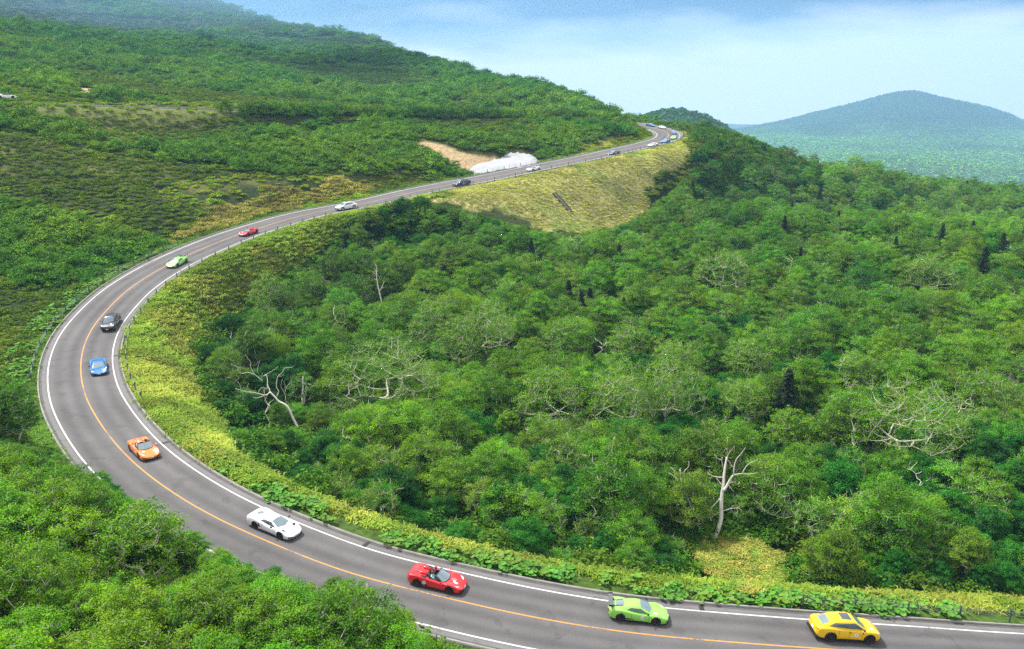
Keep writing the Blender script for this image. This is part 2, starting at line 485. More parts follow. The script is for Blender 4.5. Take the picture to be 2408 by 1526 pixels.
def arc_of(u, v):
    """Arc length of the carriageway seen at (u, v)."""
    uu, vv, dd = project(R[:, :3])
    q = np.hypot(uu - u, vv - v)
    return RS[int(np.nanargmin(q))]
S_LOOP = arc_of(1570, 314)
S_SUV = arc_of(813, 484)
S_GREEN = arc_of(415, 615)
S_BLUE = arc_of(230, 865)
S_ORANGE = arc_of(334, 1050)
S_WHITE = arc_of(655, 1240)
S_RED = arc_of(1045, 1370)
S_LIME = arc_of(1483, 1440)
S_YEL = arc_of(1981, 1480)
# the light bamboo-grass strip on the valley side: its width along the road
_sw = np.array([(S_LOOP, 2), (S_SUV-30, 2.5), (S_SUV, 3.0), (S_SUV+25, 6.5), (S_GREEN, 7.5), (S_GREEN+25, 8.5), (S_BLUE-10, 8.5), (S_BLUE+4, 8.5), (S_ORANGE-8, 7), (S_ORANGE+6, 5.4),
                (S_WHITE, 4.6), (S_RED, 4.4), (S_LIME, 5.6), (S_YEL, 6.5), (RLEN, 6)])
_sl = np.array([(S_LOOP, 3), (S_SUV, 4.0), (S_GREEN, 4.5), (S_GREEN+20, 6.0), (S_BLUE-8, 5.0), (S_BLUE+8, 3.6), (S_ORANGE, 3.0), (S_WHITE, 2.5), (S_RED, 3), (S_RED+8, 4.5), (RLEN, 6)])
def strip_w(s): return np.interp(s, _sw[:, 0], _sw[:, 1])
def left_w(s): return np.interp(s, _sl[:, 0], _sl[:, 1])

# ground colours: linear base colours of what covers the soil
_gx, _gy = _V[:, 0], _V[:, 1]
_r0 = np.hypot(_gx - 20, _gy - 100)
_W = zones(_gx, _gy)
_n1 = fbm(_gx, _gy, 26, 5); _n2 = fbm(_gx, _gy, 5, 8)
def mixc(a, b, t):
    return a*(1-t)[:, None] + np.asarray(b)[None]*t[:, None]
_col = np.tile(np.array([0.020, 0.035, 0.010]), (len(_gx), 1))
_col = mixc(_col, (0.045, 0.062, 0.018), sstep(.45, .7, _n1)*.7)
_left = (_W['d'] < 0)
_hill = (_left & (_gy > 95) & (_r0 > 60)).astype(float)
_col = mixc(_col, (0.12, 0.135, 0.035), _hill*sstep(.35, .6, _n2*.5 + _n1*.5)*.8)
_ad = np.abs(_W['d'])
_e = _ad - HW[_W['k']]
_vg = ((_e < 2.2) & (_e > -1)).astype(float)
_col = mixc(_col, (0.060, 0.115, 0.020), _vg*.9)
_st = ((_W['d'] > 0) & (_e >= 0) & (_e < strip_w(_W['s'])) & (_W['s'] > S_SUV - 40)).astype(float)
_col = mixc(_col, (0.26, 0.30, 0.06), _st*(.55 + .3*sstep(.4, .6, _n2))*(1 - sstep(S_WHITE-20, S_WHITE, _W['s'])))
_col = mixc(_col, (0.055, 0.10, 0.018), _st*sstep(S_WHITE-20, S_WHITE, _W['s'])*.9)
_col = mixc(_col, (0.36, 0.34, 0.13), _W['bank']*(.6 + .4*sstep(.35, .6, _n2)))
_col = mixc(_col, (0.32, 0.30, 0.10), _W['bank2']*(.5 + .5*sstep(.35, .6, _n2))*.9)
_col = mixc(_col, (0.30, 0.27, 0.09), _W['tan']*(.5 + .6*sstep(.35, .6, _n2)))
_col = mixc(_col, (0.40, 0.30, 0.17), _W['soil'].astype(float))
_col = mixc(_col, (0.030, 0.055, 0.022), sstep(350, 600, _r0))
_pu0, _pv0, _pd0 = project(_V)
_opn = np.where(_left & (_pd0 > 100) & (_pd0 < 420), np.exp(-((_pu0-300)/420)**2 - ((_pv0-258)/26)**2), 0)
_col = mixc(_col, (0.13, 0.16, 0.045), np.nan_to_num(_opn)*.9)
_hm = (_gx > 500) & (_gy > 1800)
_col = mixc(_col, (0.05, 0.085, 0.035), _hm*sstep(.4, .62, fbm(_gx, _gy, 260, 12)))
gm, nt, gb = new_mat('ground_cover')
gb.inputs['Roughness'].default_value = 0.95
gb.inputs['Specular IOR Level'].default_value = 0.1
_a = nt.nodes.new('ShaderNodeAttribute'); _a.attribute_name = 'cover'
_t = nt.nodes.new('ShaderNodeTexCoord')
_no = nt.nodes.new('ShaderNodeTexNoise'); _no.inputs['Scale'].default_value = 1.6; _no.inputs['Detail'].default_value = 7
nt.links.new(_t.outputs['Object'], _no.inputs['Vector'])
_mr = nt.nodes.new('ShaderNodeMapRange'); _mr.inputs[1].default_value = .3; _mr.inputs[2].default_value = .7; _mr.inputs[3].default_value = .55; _mr.inputs[4].default_value = 1.4
nt.links.new(_no.outputs['Fac'], _mr.inputs[0])
_vm = nt.nodes.new('ShaderNodeVectorMath'); _vm.operation = 'SCALE'
nt.links.new(_a.outputs['Color'], _vm.inputs[0]); nt.links.new(_mr.outputs[0], _vm.inputs['Scale'])
nt.links.new(_vm.outputs[0], gb.inputs['Base Color'])
_bp = nt.nodes.new('ShaderNodeBump'); _bp.inputs['Strength'].default_value = .5; _bp.inputs['Distance'].default_value = .3
nt.links.new(_no.outputs['Fac'], _bp.inputs['Height']); nt.links.new(_bp.outputs[0], gb.inputs['Normal'])
_me = mesh_np('ground', _V, _F, gm, True, {'cover': ('FLOAT_COLOR', 'POINT', np.c_[_col, np.ones(len(_col))])})
ground = link('ground', _me, kind='structure', label='forested hillsides and valley floor under the plants')

# ---------------------------------------------------------------- the road
def ribbon(lat0, lat1, dz, s0=0, s1=None, thick=None, step=1.25, mask=None):
    """Strip between two lateral offsets along the road; thick gives it sides down to that depth."""
    s1 = RLEN - 2 if s1 is None else s1
    ss = np.arange(s0, s1, step); ss = np.r_[ss, s1]
    i = np.clip(ss/1.25, 0, len(R) - 1.001); k = i.astype(int); t = (i - k)[:, None]
    P = R[k]*(1-t) + R[k+1]*t; N = RN[k]*(1-t) + RN[k+1]*t
    l0 = np.array([lat0(p[3]) if callable(lat0) else lat0 for p in P]); l1 = np.array([lat1(p[3]) if callable(lat1) else lat1 for p in P])
    rows = []
    def row(l, h):
        return np.c_[P[:, 0] + N[:, 0]*l, P[:, 1] + N[:, 1]*l, P[:, 2] + h]
    if thick is None: rows = [row(l0, dz), row(l1, dz)]
    else: rows = [row(l0, dz - thick), row(l0, dz), row(l1, dz), row(l1, dz - thick)]
    n = len(ss); V = np.concatenate(rows); F = []
    for a in range(len(rows)-1):
        q = np.arange(n-1)
        F.append(np.stack([a*n + q, (a+1)*n + q, (a+1)*n + q + 1, a*n + q + 1], 1))
    F = np.concatenate(F)
    # wind so that the top faces up
    p0, p1, p2 = V[F[(len(rows)//2 - (1 if thick is None else 1))*0 + 0]][:3]
    me = (V, F)
    return me
def ribbon_mesh(name, mat, *a, **k):
    V, F = ribbon(*a, **k)
    m = mesh_np(name, V, F, mat)
    bm = bmesh.new(); bm.from_mesh(m); bmesh.ops.recalc_face_normals(bm, faces=bm.faces)
    bm.to_mesh(m); bm.free()
    return m
asph, nt, b = new_mat('asphalt')
b.inputs['Roughness'].default_value = 0.9
b.inputs['Specular IOR Level'].default_value = 0.25
_t = nt.nodes.new('ShaderNodeTexCoord')
def tnoise(nt, scale, det=4, rough=.6):
    n = nt.nodes.new('ShaderNodeTexNoise'); n.inputs['Scale'].default_value = scale; n.inputs['Detail'].default_value = det; n.inputs['Roughness'].default_value = rough
    return n
_a1 = tnoise(nt, 14, 3, .8); _a2 = tnoise(nt, .35, 5, .6); _a3 = tnoise(nt, .09, 3)
for q in (_a1, _a2, _a3): nt.links.new(_t.outputs['Object'], q.inputs['Vector'])
_at = nt.nodes.new('ShaderNodeAttribute'); _at.attribute_name = 'wear'
def nmath(nt, op, a, b=None, c=None, clamp=False):
    n = nt.nodes.new('ShaderNodeMath'); n.operation = op; n.use_clamp = clamp
    for i, v in enumerate((a, b, c)):
        if v is None: continue
        if isinstance(v, (int, float)): n.inputs[i].default_value = v
        else: nt.links.new(v, n.inputs[i])
    return n.outputs[0]
_f = nmath(nt, 'MULTIPLY_ADD', _a1.outputs['Fac'], .9, .55)
_f = nmath(nt, 'MULTIPLY', _f, nmath(nt, 'MULTIPLY_ADD', _a2.outputs['Fac'], .5, .75))
_f = nmath(nt, 'MULTIPLY', _f, nmath(nt, 'MULTIPLY_ADD', _a3.outputs['Fac'], .4, .8))
_f = nmath(nt, 'MULTIPLY', _f, _at.outputs['Fac'])
_vo = nt.nodes.new('ShaderNodeTexVoronoi'); _vo.feature = 'DISTANCE_TO_EDGE'; _vo.inputs['Scale'].default_value = .22
_wv = nt.nodes.new('ShaderNodeVectorMath'); _wv.operation = 'ADD'
_wn = tnoise(nt, 1.2, 4); nt.links.new(_t.outputs['Object'], _wn.inputs['Vector']); nt.links.new(_t.outputs['Object'], _wv.inputs[0]); nt.links.new(_wn.outputs['Color'], _wv.inputs[1])
nt.links.new(_wv.outputs[0], _vo.inputs['Vector'])
_cr = nmath(nt, 'MULTIPLY_ADD', _vo.outputs['Distance'], 60.0, .72, clamp=True)
_cr = nmath(nt, 'MAXIMUM', _cr, nmath(nt, 'MULTIPLY_ADD', _a3.outputs['Fac'], -9.0, 5.2, clamp=True))
_f = nmath(nt, 'MULTIPLY', _f, _cr)
_a4 = tnoise(nt, .55, 2, .4); nt.links.new(_t.outputs['Object'], _a4.inputs['Vector'])
_f = nmath(nt, 'MULTIPLY', _f, nmath(nt, 'MULTIPLY_ADD', nmath(nt, 'GREATER_THAN', _a4.outputs['Fac'], .66), -.14, 1.0))
_vm = nt.nodes.new('ShaderNodeVectorMath'); _vm.operation = 'SCALE'; _vm.inputs[0].default_value = (0.130, 0.128, 0.128)
nt.links.new(_f, _vm.inputs['Scale']); nt.links.new(_vm.outputs[0], b.inputs['Base Color'])
# asphalt sheet with 16 lanes of vertices so wheel tracks and the paler shoulder can be carried as an attribute
_lat = np.linspace(-1, 1, 33)
_i = np.arange(len(R)); _VV = []; _AA = []
for q in _lat:
    l = HW*q
    _VV.append(np.c_[R[:, 0] + RN[:, 0]*l, R[:, 1] + RN[:, 1]*l, R[:, 2]])
    ed = R[:, 3]/2
    w_ = np.ones(len(R))*1.0
    for c_ in (.27, .73):
        for sg in (-1, 1):
            w_ = w_ - .13*np.exp(-((np.abs(l) - 2*ed*c_*.5*1.0 - sg*0.0)/.55)**2)*(.6 + .8*vnoise(RS, RS*0 + c_*50, 18, 3))
    w_ = np.where(np.abs(l) > ed + .1, 1.22, w_)
    w_ = w_*(.93 + .14*vnoise(RS, np.full(len(RS), q*31.), 6, 5))
    _AA.append(w_)
_VV = np.concatenate(_VV); _AA = np.concatenate(_AA); _n = len(R)
_FF = np.concatenate([np.stack([a*_n + _i[:-1], a*_n + _i[1:], (a+1)*_n + _i[1:], (a+1)*_n + _i[:-1]], 1) for a in range(len(_lat)-1)])
_me = mesh_np('road', _VV, _FF, asph, False, {'wear': ('FLOAT', 'POINT', _AA)})
road = link('road', _me, kind='structure', label='grey two lane asphalt mountain road curving through the forest')
def paint(name, col, worn):
    m, nt, b = new_mat(name)
    b.inputs['Roughness'].default_value = .7
    t = nt.nodes.new('ShaderNodeTexCoord'); n1 = tnoise(nt, 5.0, 6, .75); n2 = tnoise(nt, .22, 2)
    nt.links.new(t.outputs['Object'], n1.inputs['Vector']); nt.links.new(t.outputs['Object'], n2.inputs['Vector'])
    f = nmath(nt, 'ADD', nmath(nt, 'MULTIPLY', n1.outputs['Fac'], .9), nmath(nt, 'MULTIPLY', n2.outputs['Fac'], worn))
    f = nmath(nt, 'MULTIPLY_ADD', f, 6.0, -6.0*(.52 + worn*.5), clamp=True)
    mx = nt.nodes.new('ShaderNodeMix'); mx.data_type = 'RGBA'
    nt.links.new(f, mx.inputs[0]); mx.inputs[6].default_value = col + (1,); mx.inputs[7].default_value = (.12, .118, .112, 1)
    nt.links.new(mx.outputs[2], b.inputs['Base Color'])
    return m
m_white = paint('white_road_paint', (.60, .61, .61), .7)
m_yel = paint('yellow_road_paint', (.62, .28, .045), 1.0)
for sg in (1, -1):
    link('edge_line', ribbon_mesh('edge_line', m_white, lambda w, sg=sg: sg*w/2 - .07, lambda w, sg=sg: sg*w/2 + .07, .006), road, label='white edge line painted on the ' + ('valley' if sg > 0 else 'uphill') + ' side of the road')
link('centre_line', ribbon_mesh('centre_line', m_yel, -.06, .06, .006), road, label='worn yellow orange centre line')
m_conc = plain('weathered_concrete', (.26, .255, .235), .9, var=.5, scale=1.3)
m_dark = plain('dark_recess', (.02, .02, .02), .8)
for sg in (1, -1):
    link('gutter', ribbon_mesh('gutter', plain('gutter_concrete', (.085, .083, .078), .9, var=.5, scale=1.5), lambda w, sg=sg: sg*(w/2 + .62), lambda w, sg=sg: sg*(w/2 + .90), .008), road)
    link('kerb', ribbon_mesh('kerb', m_conc, lambda w, sg=sg: sg*(w/2 + .90), lambda w, sg=sg: sg*(w/2 + 1.05), .13, thick=.4), road)
# iron drain grates across the valley-side shoulder
for (u, v) in ((276, 836), (392, 1046), (863, 1277), (1661, 1424)):
    s = arc_of(u - 60 if u < 500 else u, v)
    # refine by lateral match
    kk = min(range(len(R)), key=lambda i: (lambda p: (p[0]-u)**2 + (p[1]-v)**2)([float(c) for c in np.ravel(project(on_road(RS[i], R[i, 3]/2 + .5)))][:2]))
    w_ = R[kk, 3]/2
    p = on_road(RS[kk], w_ + .48); dr = math.atan2(RN[kk, 1], RN[kk, 0])
    g = link('drain_grate', MB().box((0, 0, .004), (.42, .20, .006)).mesh('drain_grate', m_dark), road)
    g.location = p; g.rotation_euler = (0, 0, dr)
    m_ = MB()
    for q in range(9):
        m_.box((-.38 + q*.095, 0, .016), (.014, .19, .006))
    b_ = link('grate_bars', m_.mesh('grate_bars', plain('iron', (.06, .06, .065), .6, .5)), g)
# ---------------------------------------------------------------- plants: materials
def leaf_mat(name, c0, c1, trans=.18):
    """Leaf: two hues mixed by a per-leaf value, times the plant's own tint."""
    m = bpy.data.materials.new(name); m.use_nodes = True; nt = m.node_tree
    for n in list(nt.nodes): nt.nodes.remove(n)
    N = nt.nodes.new
    out = N('ShaderNodeOutputMaterial')
    a = N('ShaderNodeAttribute'); a.attribute_name = 'shade'
    mx = N('ShaderNodeMix'); mx.data_type = 'RGBA'
    mx.inputs[6].default_value = c0 + (1,); mx.inputs[7].default_value = c1 + (1,)
    nt.links.new(a.outputs['Fac'], mx.inputs[0])
    t = N('ShaderNodeAttribute'); t.attribute_type = 'INSTANCER'; t.attribute_name = 'tint'
    mu = N('ShaderNodeMix'); mu.data_type = 'RGBA'; mu.blend_type = 'MULTIPLY'; mu.inputs[0].default_value = 1
    nt.links.new(mx.outputs[2], mu.inputs[6]); nt.links.new(t.outputs['Color'], mu.inputs[7])
    d = N('ShaderNodeBsdfDiffuse'); tr = N('ShaderNodeBsdfTranslucent'); ms = N('ShaderNodeMixShader'); ms.inputs[0].default_value = trans
    g = N('ShaderNodeBsdfGlossy'); g.inputs['Roughness'].default_value = .5; g.inputs['Color'].default_value = (.9, .95, .9, 1)
    ms2 = N('ShaderNodeMixShader'); ms2.inputs[0].default_value = .008
    nt.links.new(mu.outputs[2], d.inputs[0]); nt.links.new(mu.outputs[2], tr.inputs[0])
    nt.links.new(d.outputs[0], ms.inputs[1]); nt.links.new(tr.outputs[0], ms.inputs[2])
    nt.links.new(ms.outputs[0], ms2.inputs[1]); nt.links.new(g.outputs[0], ms2.inputs[2])
    nt.links.new(ms2.outputs[0], out.inputs[0])
    return m
m_birch_leaf = leaf_mat('birch_leaves', (.035, .150, .006), (.165, .345, .012))
m_broad_leaf = leaf_mat('broad_leaves', (.008, .080, .009), (.040, .195, .014))
m_fir_leaf = leaf_mat('fir_needles', (.012, .032, .014), (.026, .058, .022), .1)
m_shrub_leaf = leaf_mat('shrub_leaves', (.034, .130, .007), (.140, .275, .015))
m_grass_leaf = leaf_mat('bamboo_grass_blades', (.22, .32, .035), (.56, .56, .14), .3)
m_butter = leaf_mat('butterbur_leaves', (.09, .24, .03), (.17, .38, .06), .25)
m_bark = plain('pale_birch_bark', (.60, .56, .45), .85, var=.45, scale=2.2)
m_bark_g = plain('mossy_bark', (.23, .235, .15), .9, var=.4, scale=2.0)
m_bark_w = plain('bleached_dead_wood', (.66, .63, .57), .8, var=.35, scale=2.4)
m_bark_d = plain('dark_bark', (.09, .08, .06), .9, var=.3)
m_bark_r = plain('grey_dead_twigs', (.26, .22, .21), .9, var=.3)

# ---------------------------------------------------------------- plants: shapes
def limbs(trunk, targets, rnd, r0, jitter=.12, minr=.012, penalty=.35, sub=3, rexp=.42):
    """Joins target points to a trunk polyline by crooked limbs; returns segment arrays A, B, ra, rb."""
    pos = [np.array(p, float) for p in trunk]; par = [i-1 for i in range(len(pos))]
    cnt0 = len(pos)
    top = pos[-1]
    targets = sorted(targets, key=lambda p: np.linalg.norm(p - trunk[-1]*.6 - np.array(trunk[0])*.4))
    for t in targets:
        P = np.array(pos)
        d = np.linalg.norm(P - t, axis=1)
        # grow upward and outward: nodes well below the target are preferred
        up = (t[2] - P[:, 2])
        cost = d + penalty*np.maximum(0, .25*d - up)*2
        cost[0] += 5
        k = int(cost.argmin())
        a = pos[k]; L = np.linalg.norm(t - a)
        n = max(2, min(5, int(L/ max(.35, L/4))))
        prev = k
        for q in range(1, n+1):
            f = q/n
            p = a + (t-a)*f
            p = p + np.array([0, 0, 1])*L*.10*math.sin(f*PI)*(-.6) + rnd.normal(0, jitter*L/n, 3)*(0 if q == n else 1)
            pos.append(p); par.append(prev); prev = len(pos)-1
    n = len(pos); w = np.zeros(n)
    ch = [0]*n
    for i in range(n-1, 0, -1):
        if ch[i] == 0: w[i] = 1
        w[par[i]] += w[i]; ch[par[i]] += 1
    r = np.maximum(minr, r0*(w/w[0])**rexp)
    P = np.array(pos); i = np.arange(1, n); p = np.array(par[1:])
    rb = np.where(np.array(ch)[1:] == 0, r[1:]*.45, r[1:])
    ra = np.minimum(r[p], r[1:]*1.25)
    ra[:cnt0-1] = r[p][:cnt0-1]
    return P[p], P[i], ra, rb
def tubes(A, B, ra, rb, n=5):
    A = np.asarray(A); B = np.asarray(B)
    d = B - A; L = np.linalg.norm(d, axis=1, keepdims=True); d = d/np.maximum(L, 1e-6)
    h = np.where(np.abs(d[:, 2:3]) < .9, np.array([[0, 0, 1.]]), np.array([[1., 0, 0]]))
    u = np.cross(d, h); u /= np.linalg.norm(u, axis=1, keepdims=True); w = np.cross(d, u)
    B2 = B + d*rb[:, None]*.5
    V = []
    for (P, r) in ((A, ra), (B2, rb)):
        for k in range(n):
            t = 2*PI*k/n
            V.append(P + (u*math.cos(t) + w*math.sin(t))*r[:, None])
    V = np.stack(V, 1).reshape(-1, 3)
    b = np.arange(len(A))[:, None]*2*n
    F = []
    for k in range(n):
        F.append(np.concatenate([b+k, b+(k+1) % n, b+n+(k+1) % n, b+n+k], 1))
    return V, np.stack(F, 1).reshape(-1, 4)
def leaves(C, N, size, rnd, asp=.62):
    """One kite-shaped leaf per centre."""
    n = len(C)
    N = N/np.maximum(np.linalg.norm(N, axis=1, keepdims=True), 1e-6)
    a = np.cross(N, rnd.normal(0, 1, (n, 3))); a /= np.maximum(np.linalg.norm(a, axis=1, keepdims=True), 1e-6)
    b = np.cross(N, a)
    s = (size*rnd.uniform(.65, 1.3, n))[:, None]
    V = np.stack([C - a*s*.5, C + b*s*asp*.5 + a*s*.05, C + a*s*.5 - N*s*.12, C - b*s*asp*.5 + a*s*.05], 1).reshape(-1, 3)
    F = np.arange(n*4).reshape(-1, 4)
    sh = np.repeat(rnd.uniform(0, 1, n), 4)
    return V, F, sh
def clump_leaves(cs, rad, per, size, rnd, flat=.6, up=.9, out=None, shade=.0):
    """Leaves in small domes round each clump centre, facing out and up; a few dots stray."""
    C = []; N = []; S = []
    for c, r in zip(cs, rad):
        k = int(per*(r/np.mean(rad))**1.6)
        d = rnd.normal(0, 1, (k, 3)); d /= np.linalg.norm(d, axis=1, keepdims=True)
        d[:, 2] = np.abs(d[:, 2])*1.0 - .25*rnd.random(k)
        rr = r*np.abs(rnd.normal(.80, .34, k))
        C.append(c + d*rr[:, None]*np.array([1, 1, flat]))
        N.append(d*.8 + np.array([0, 0, up]) + rnd.normal(0, .45, (k, 3)))
        S.append(np.clip(rnd.normal(.5 + rnd.normal(0, .2), .22, k), 0, 1))
    C = np.concatenate(C); N = np.concatenate(N); S = np.concatenate(S)
    V, F, sh = leaves(C, N, size, rnd)
    return V, F, np.repeat(S, 4)
def crown_points(n, rx, rz, z0, rnd, hollow=.45, low=-.35):
    """Clump centres through an umbrella-shaped crown with spacing kept between them."""
    out = []
    tries = 0; dmin = 1.15*rx*(1.7/n)**(1/2.6)
    lob = rnd.uniform(0, 2*PI, 4)
    while len(out) < n and tries < n*300:
        tries += 1
        d = rnd.normal(0, 1, 3); d /= np.linalg.norm(d)
        if d[2] < low: continue
        q = rnd.uniform(hollow, 1)**.5
        th = math.atan2(d[1], d[0])
        m = 1 + .13*math.sin(2*th + lob[0]) + .12*math.sin(3*th + lob[1]) + .08*math.sin(5*th + lob[2])
        p = np.array([d[0]*rx*q*m, d[1]*rx*q*m, z0 + d[2]*rz*q*(1 if d[2] > 0 else .8)])
        if all(np.linalg.norm((p - o)) > dmin*(1-tries/(n*320)) for o in out): out.append(p)
    return np.array(out)
def tree_proto(seed, H, rx, kind):
    """Returns (trunk mesh, crown mesh) of a broadleaf or birch tree, base at the origin."""
    rnd = np.random.default_rng(seed)
    if kind == 'birch':
        n, per, size, z0, rz = 80, 190, .135, H*.54, H*.46
        lean = rnd.normal(0, .10, 2)*H
    else:
        n, per, size, z0, rz = 62, 230, .17, H*.50, H*.50
        lean = rnd.normal(0, .04, 2)*H
    if kind == 'fine':
        n, per, size, z0, rz = 120, 150, .115, H*.54, H*.46; lean = rnd.normal(0, .06, 2)*H
    if kind == 'airy':
        n, per, size, z0, rz = 60, 110, .13, H*.58, H*.42; lean = rnd.normal(0, .12, 2)*H
    pale = kind in ('birch', 'airy', 'fine')
    hf = .34 if kind == 'birch' else .4
    tr = [np.array([0, 0, -.4])]
    for q in (.25, .55, .8, 1.0):
        tr.append(np.array([lean[0]*q + rnd.normal(0, .03)*H*.4, lean[1]*q + rnd.normal(0, .03)*H*.4, H*hf*q]))
    cp = crown_points(n, rx, rz, z0, rnd, .3, -.5 if kind != 'broad' else -.35)
    cp[:, :2] += lean*np.clip(cp[:, 2:3]/H, 0, 1)
    A, B, ra, rb = limbs(tr, [c - np.array([0, 0, .12]) for c in cp], rnd, H*.018 if pale else H*.016, jitter=.13, minr=.014, rexp=.5)
    # twigs past each clump centre
    tA = []; tB = []
    for c in cp:
        for q in range(2):
            d = rnd.normal(0, 1, 3); d[2] = abs(d[2])*.8 + .1; d /= np.linalg.norm(d)
            tA.append(c - np.array([0, 0, .12])); tB.append(c + d*rx*(.34 if kind == 'airy' else .2)*rnd.uniform(.6, 1.2))
    tA = np.array(tA); tB = np.array(tB)
    V1, F1 = tubes(A, B, ra, rb, 5)
    V2, F2 = tubes(tA, tB, np.full(len(tA), .016), np.full(len(tA), .007), 3) if False else tubes(tA, tB, np.full(len(tA), .028 if kind == 'airy' else .020), np.full(len(tA), .010), 4)
    V = np.concatenate([V1, V2]); F = np.concatenate([F1, F2 + len(V1)])
    trunk = mesh_np('trunk', V, F, m_bark if pale else m_bark_g)
    rad = rx*({'birch': .21, 'fine': .18, 'airy': .20}.get(kind, .25))*rnd.uniform(.6, 1.4, len(cp))
    LV, LF, SH = clump_leaves(cp, rad, per, size, rnd, flat=.72 if kind == 'birch' else .8, up=.8)
    crown = mesh_np('crown', LV, LF, m_birch_leaf if pale else m_broad_leaf, False, {'shade': ('FLOAT', 'POINT', SH)})
    return trunk, crown
def fir_proto(seed, H, rx, dead=False):
    rnd = np.random.default_rng(seed)
    A = [np.array([0, 0, -.4])]; B = [np.array([0, 0, H])]; ra = [H*.017]; rb = [.02]
    C = []; N = []
    z = H*.10
    while z < H*.985:
        f = 1 - (z/H); L = rx*(f**.8)*rnd.uniform(.8, 1.1) + .12
        m = 7 if not dead else 5
        a0 = rnd.uniform(0, 6.28)
        for k in range(m):
            a = a0 + k*2*PI/m + rnd.normal(0, .15); l = L*rnd.uniform(.7, 1.15)
            if dead and rnd.random() < .2: l *= .4
            e = np.array([math.cos(a)*l, math.sin(a)*l, z - l*rnd.uniform(.12, .35)]); s = np.array([0, 0, z])
            A.append(s); B.append(e); ra.append(.035*f + .015); rb.append(.012)
            if dead:
                for q in range(4):
                    t = rnd.uniform(.35, .95); p = s + (e-s)*t
                    A.append(p); B.append(p + rnd.normal(0, .22, 3)*l*.6 - np.array([0, 0, .05])); ra.append(.013); rb.append(.007)
            else:
                k2 = int(10 + 26*l)
                t = rnd.uniform(.12, 1.05, k2); p = s + (e-s)*t[:, None]
                side = np.array([-math.sin(a), math.cos(a), 0]); w = (1.05-t)*l*.38
                p = p + side*(rnd.uniform(-1, 1, k2)*w)[:, None] + np.array([0, 0, -1])*(rnd.random(k2)*.12)[:, None]
                C.append(p); N.append(rnd.normal(0, .35, (k2, 3)) + np.array([math.cos(a)*.4, math.sin(a)*.4, 1]))
        z += H*.032
    V, F = tubes(np.array(A), np.array(B), np.array(ra), np.array(rb), 4)
    trunk = mesh_np('trunk', V, F, m_bark_r if dead else m_bark_d)
    if dead: return trunk, None
    C = np.concatenate(C); N = np.concatenate(N)
    LV, LF, SH = leaves(C, N, .30, rnd, .45)
    return trunk, mesh_np('crown', LV, LF, m_fir_leaf, False, {'shade': ('FLOAT', 'POINT', SH)})
def joined(name, tc):
    """Trunk and crown in one mesh, for the masses."""
    t, c = tc
    vs = []; fs = []; mi = []; sh = []; b = 0; mats = []
    for k, m in enumerate((t, c)):
        v = np.empty(len(m.vertices)*3, np.float32); m.vertices.foreach_get('co', v)
        f = np.empty(len(m.polygons)*4, np.int32); m.polygons.foreach_get('vertices', f)
        vs.append(v.reshape(-1, 3)); fs.append(f.reshape(-1, 4) + b); b += len(m.vertices); mi.append(np.full(len(m.polygons), k, np.int32)); mats.append(m.materials[0])
        s = np.zeros(len(m.vertices), np.float32)
        if 'shade' in m.attributes: m.attributes['shade'].data.foreach_get('value', s)
        sh.append(s)
    me = mesh_np(name, np.concatenate(vs), np.concatenate(fs), mats, False, {'shade': ('FLOAT', 'POINT', np.concatenate(sh))})
    me.polygons.foreach_set('material_index', np.concatenate(mi))
    return me
def bush_mesh(name, seed, n, rx, rz, per, size, mat, stems=0):
    rnd = np.random.default_rng(seed)
    cp = crown_points(n, rx, rz, rz*.25, rnd, .2, -.05)
    rad = rx*.42*rnd.uniform(.7, 1.3, len(cp))
    V, F, S = clump_leaves(cp, rad, per, size, rnd, .75, .7)
    return mesh_np(name, V, F, mat, False, {'shade': ('FLOAT', 'POINT', S)})
def tuft_mesh(name, seed, n, rx, h, w, mat):
    """Bamboo-grass tuft: short arching blades on a patch."""
    rnd = np.random.default_rng(seed)
    b = rnd.uniform(-rx, rx, (n, 2)); a = rnd.uniform(0, 2*PI, n); hh = h*rnd.uniform(.45, 1.1, n)
    d = np.stack([np.cos(a), np.sin(a)], 1)
    base = np.c_[b, hh*.35]; tip = np.c_[b + d*(hh*1.0)[:, None], hh*rnd.uniform(.6, 1.0, n)]
    mid = np.c_[b + d*(hh*.35)[:, None], hh*.95]; s = np.c_[-d[:, 1], d[:, 0], np.zeros(n)]*w
    V = np.stack([base, mid - s, tip, mid + s], 1).reshape(-1, 3)
    return mesh_np(name, V, np.arange(n*4).reshape(-1, 4), mat, False, {'shade': ('FLOAT', 'POINT', np.repeat(np.clip(rnd.normal(.5, .3, n), 0, 1), 4))})
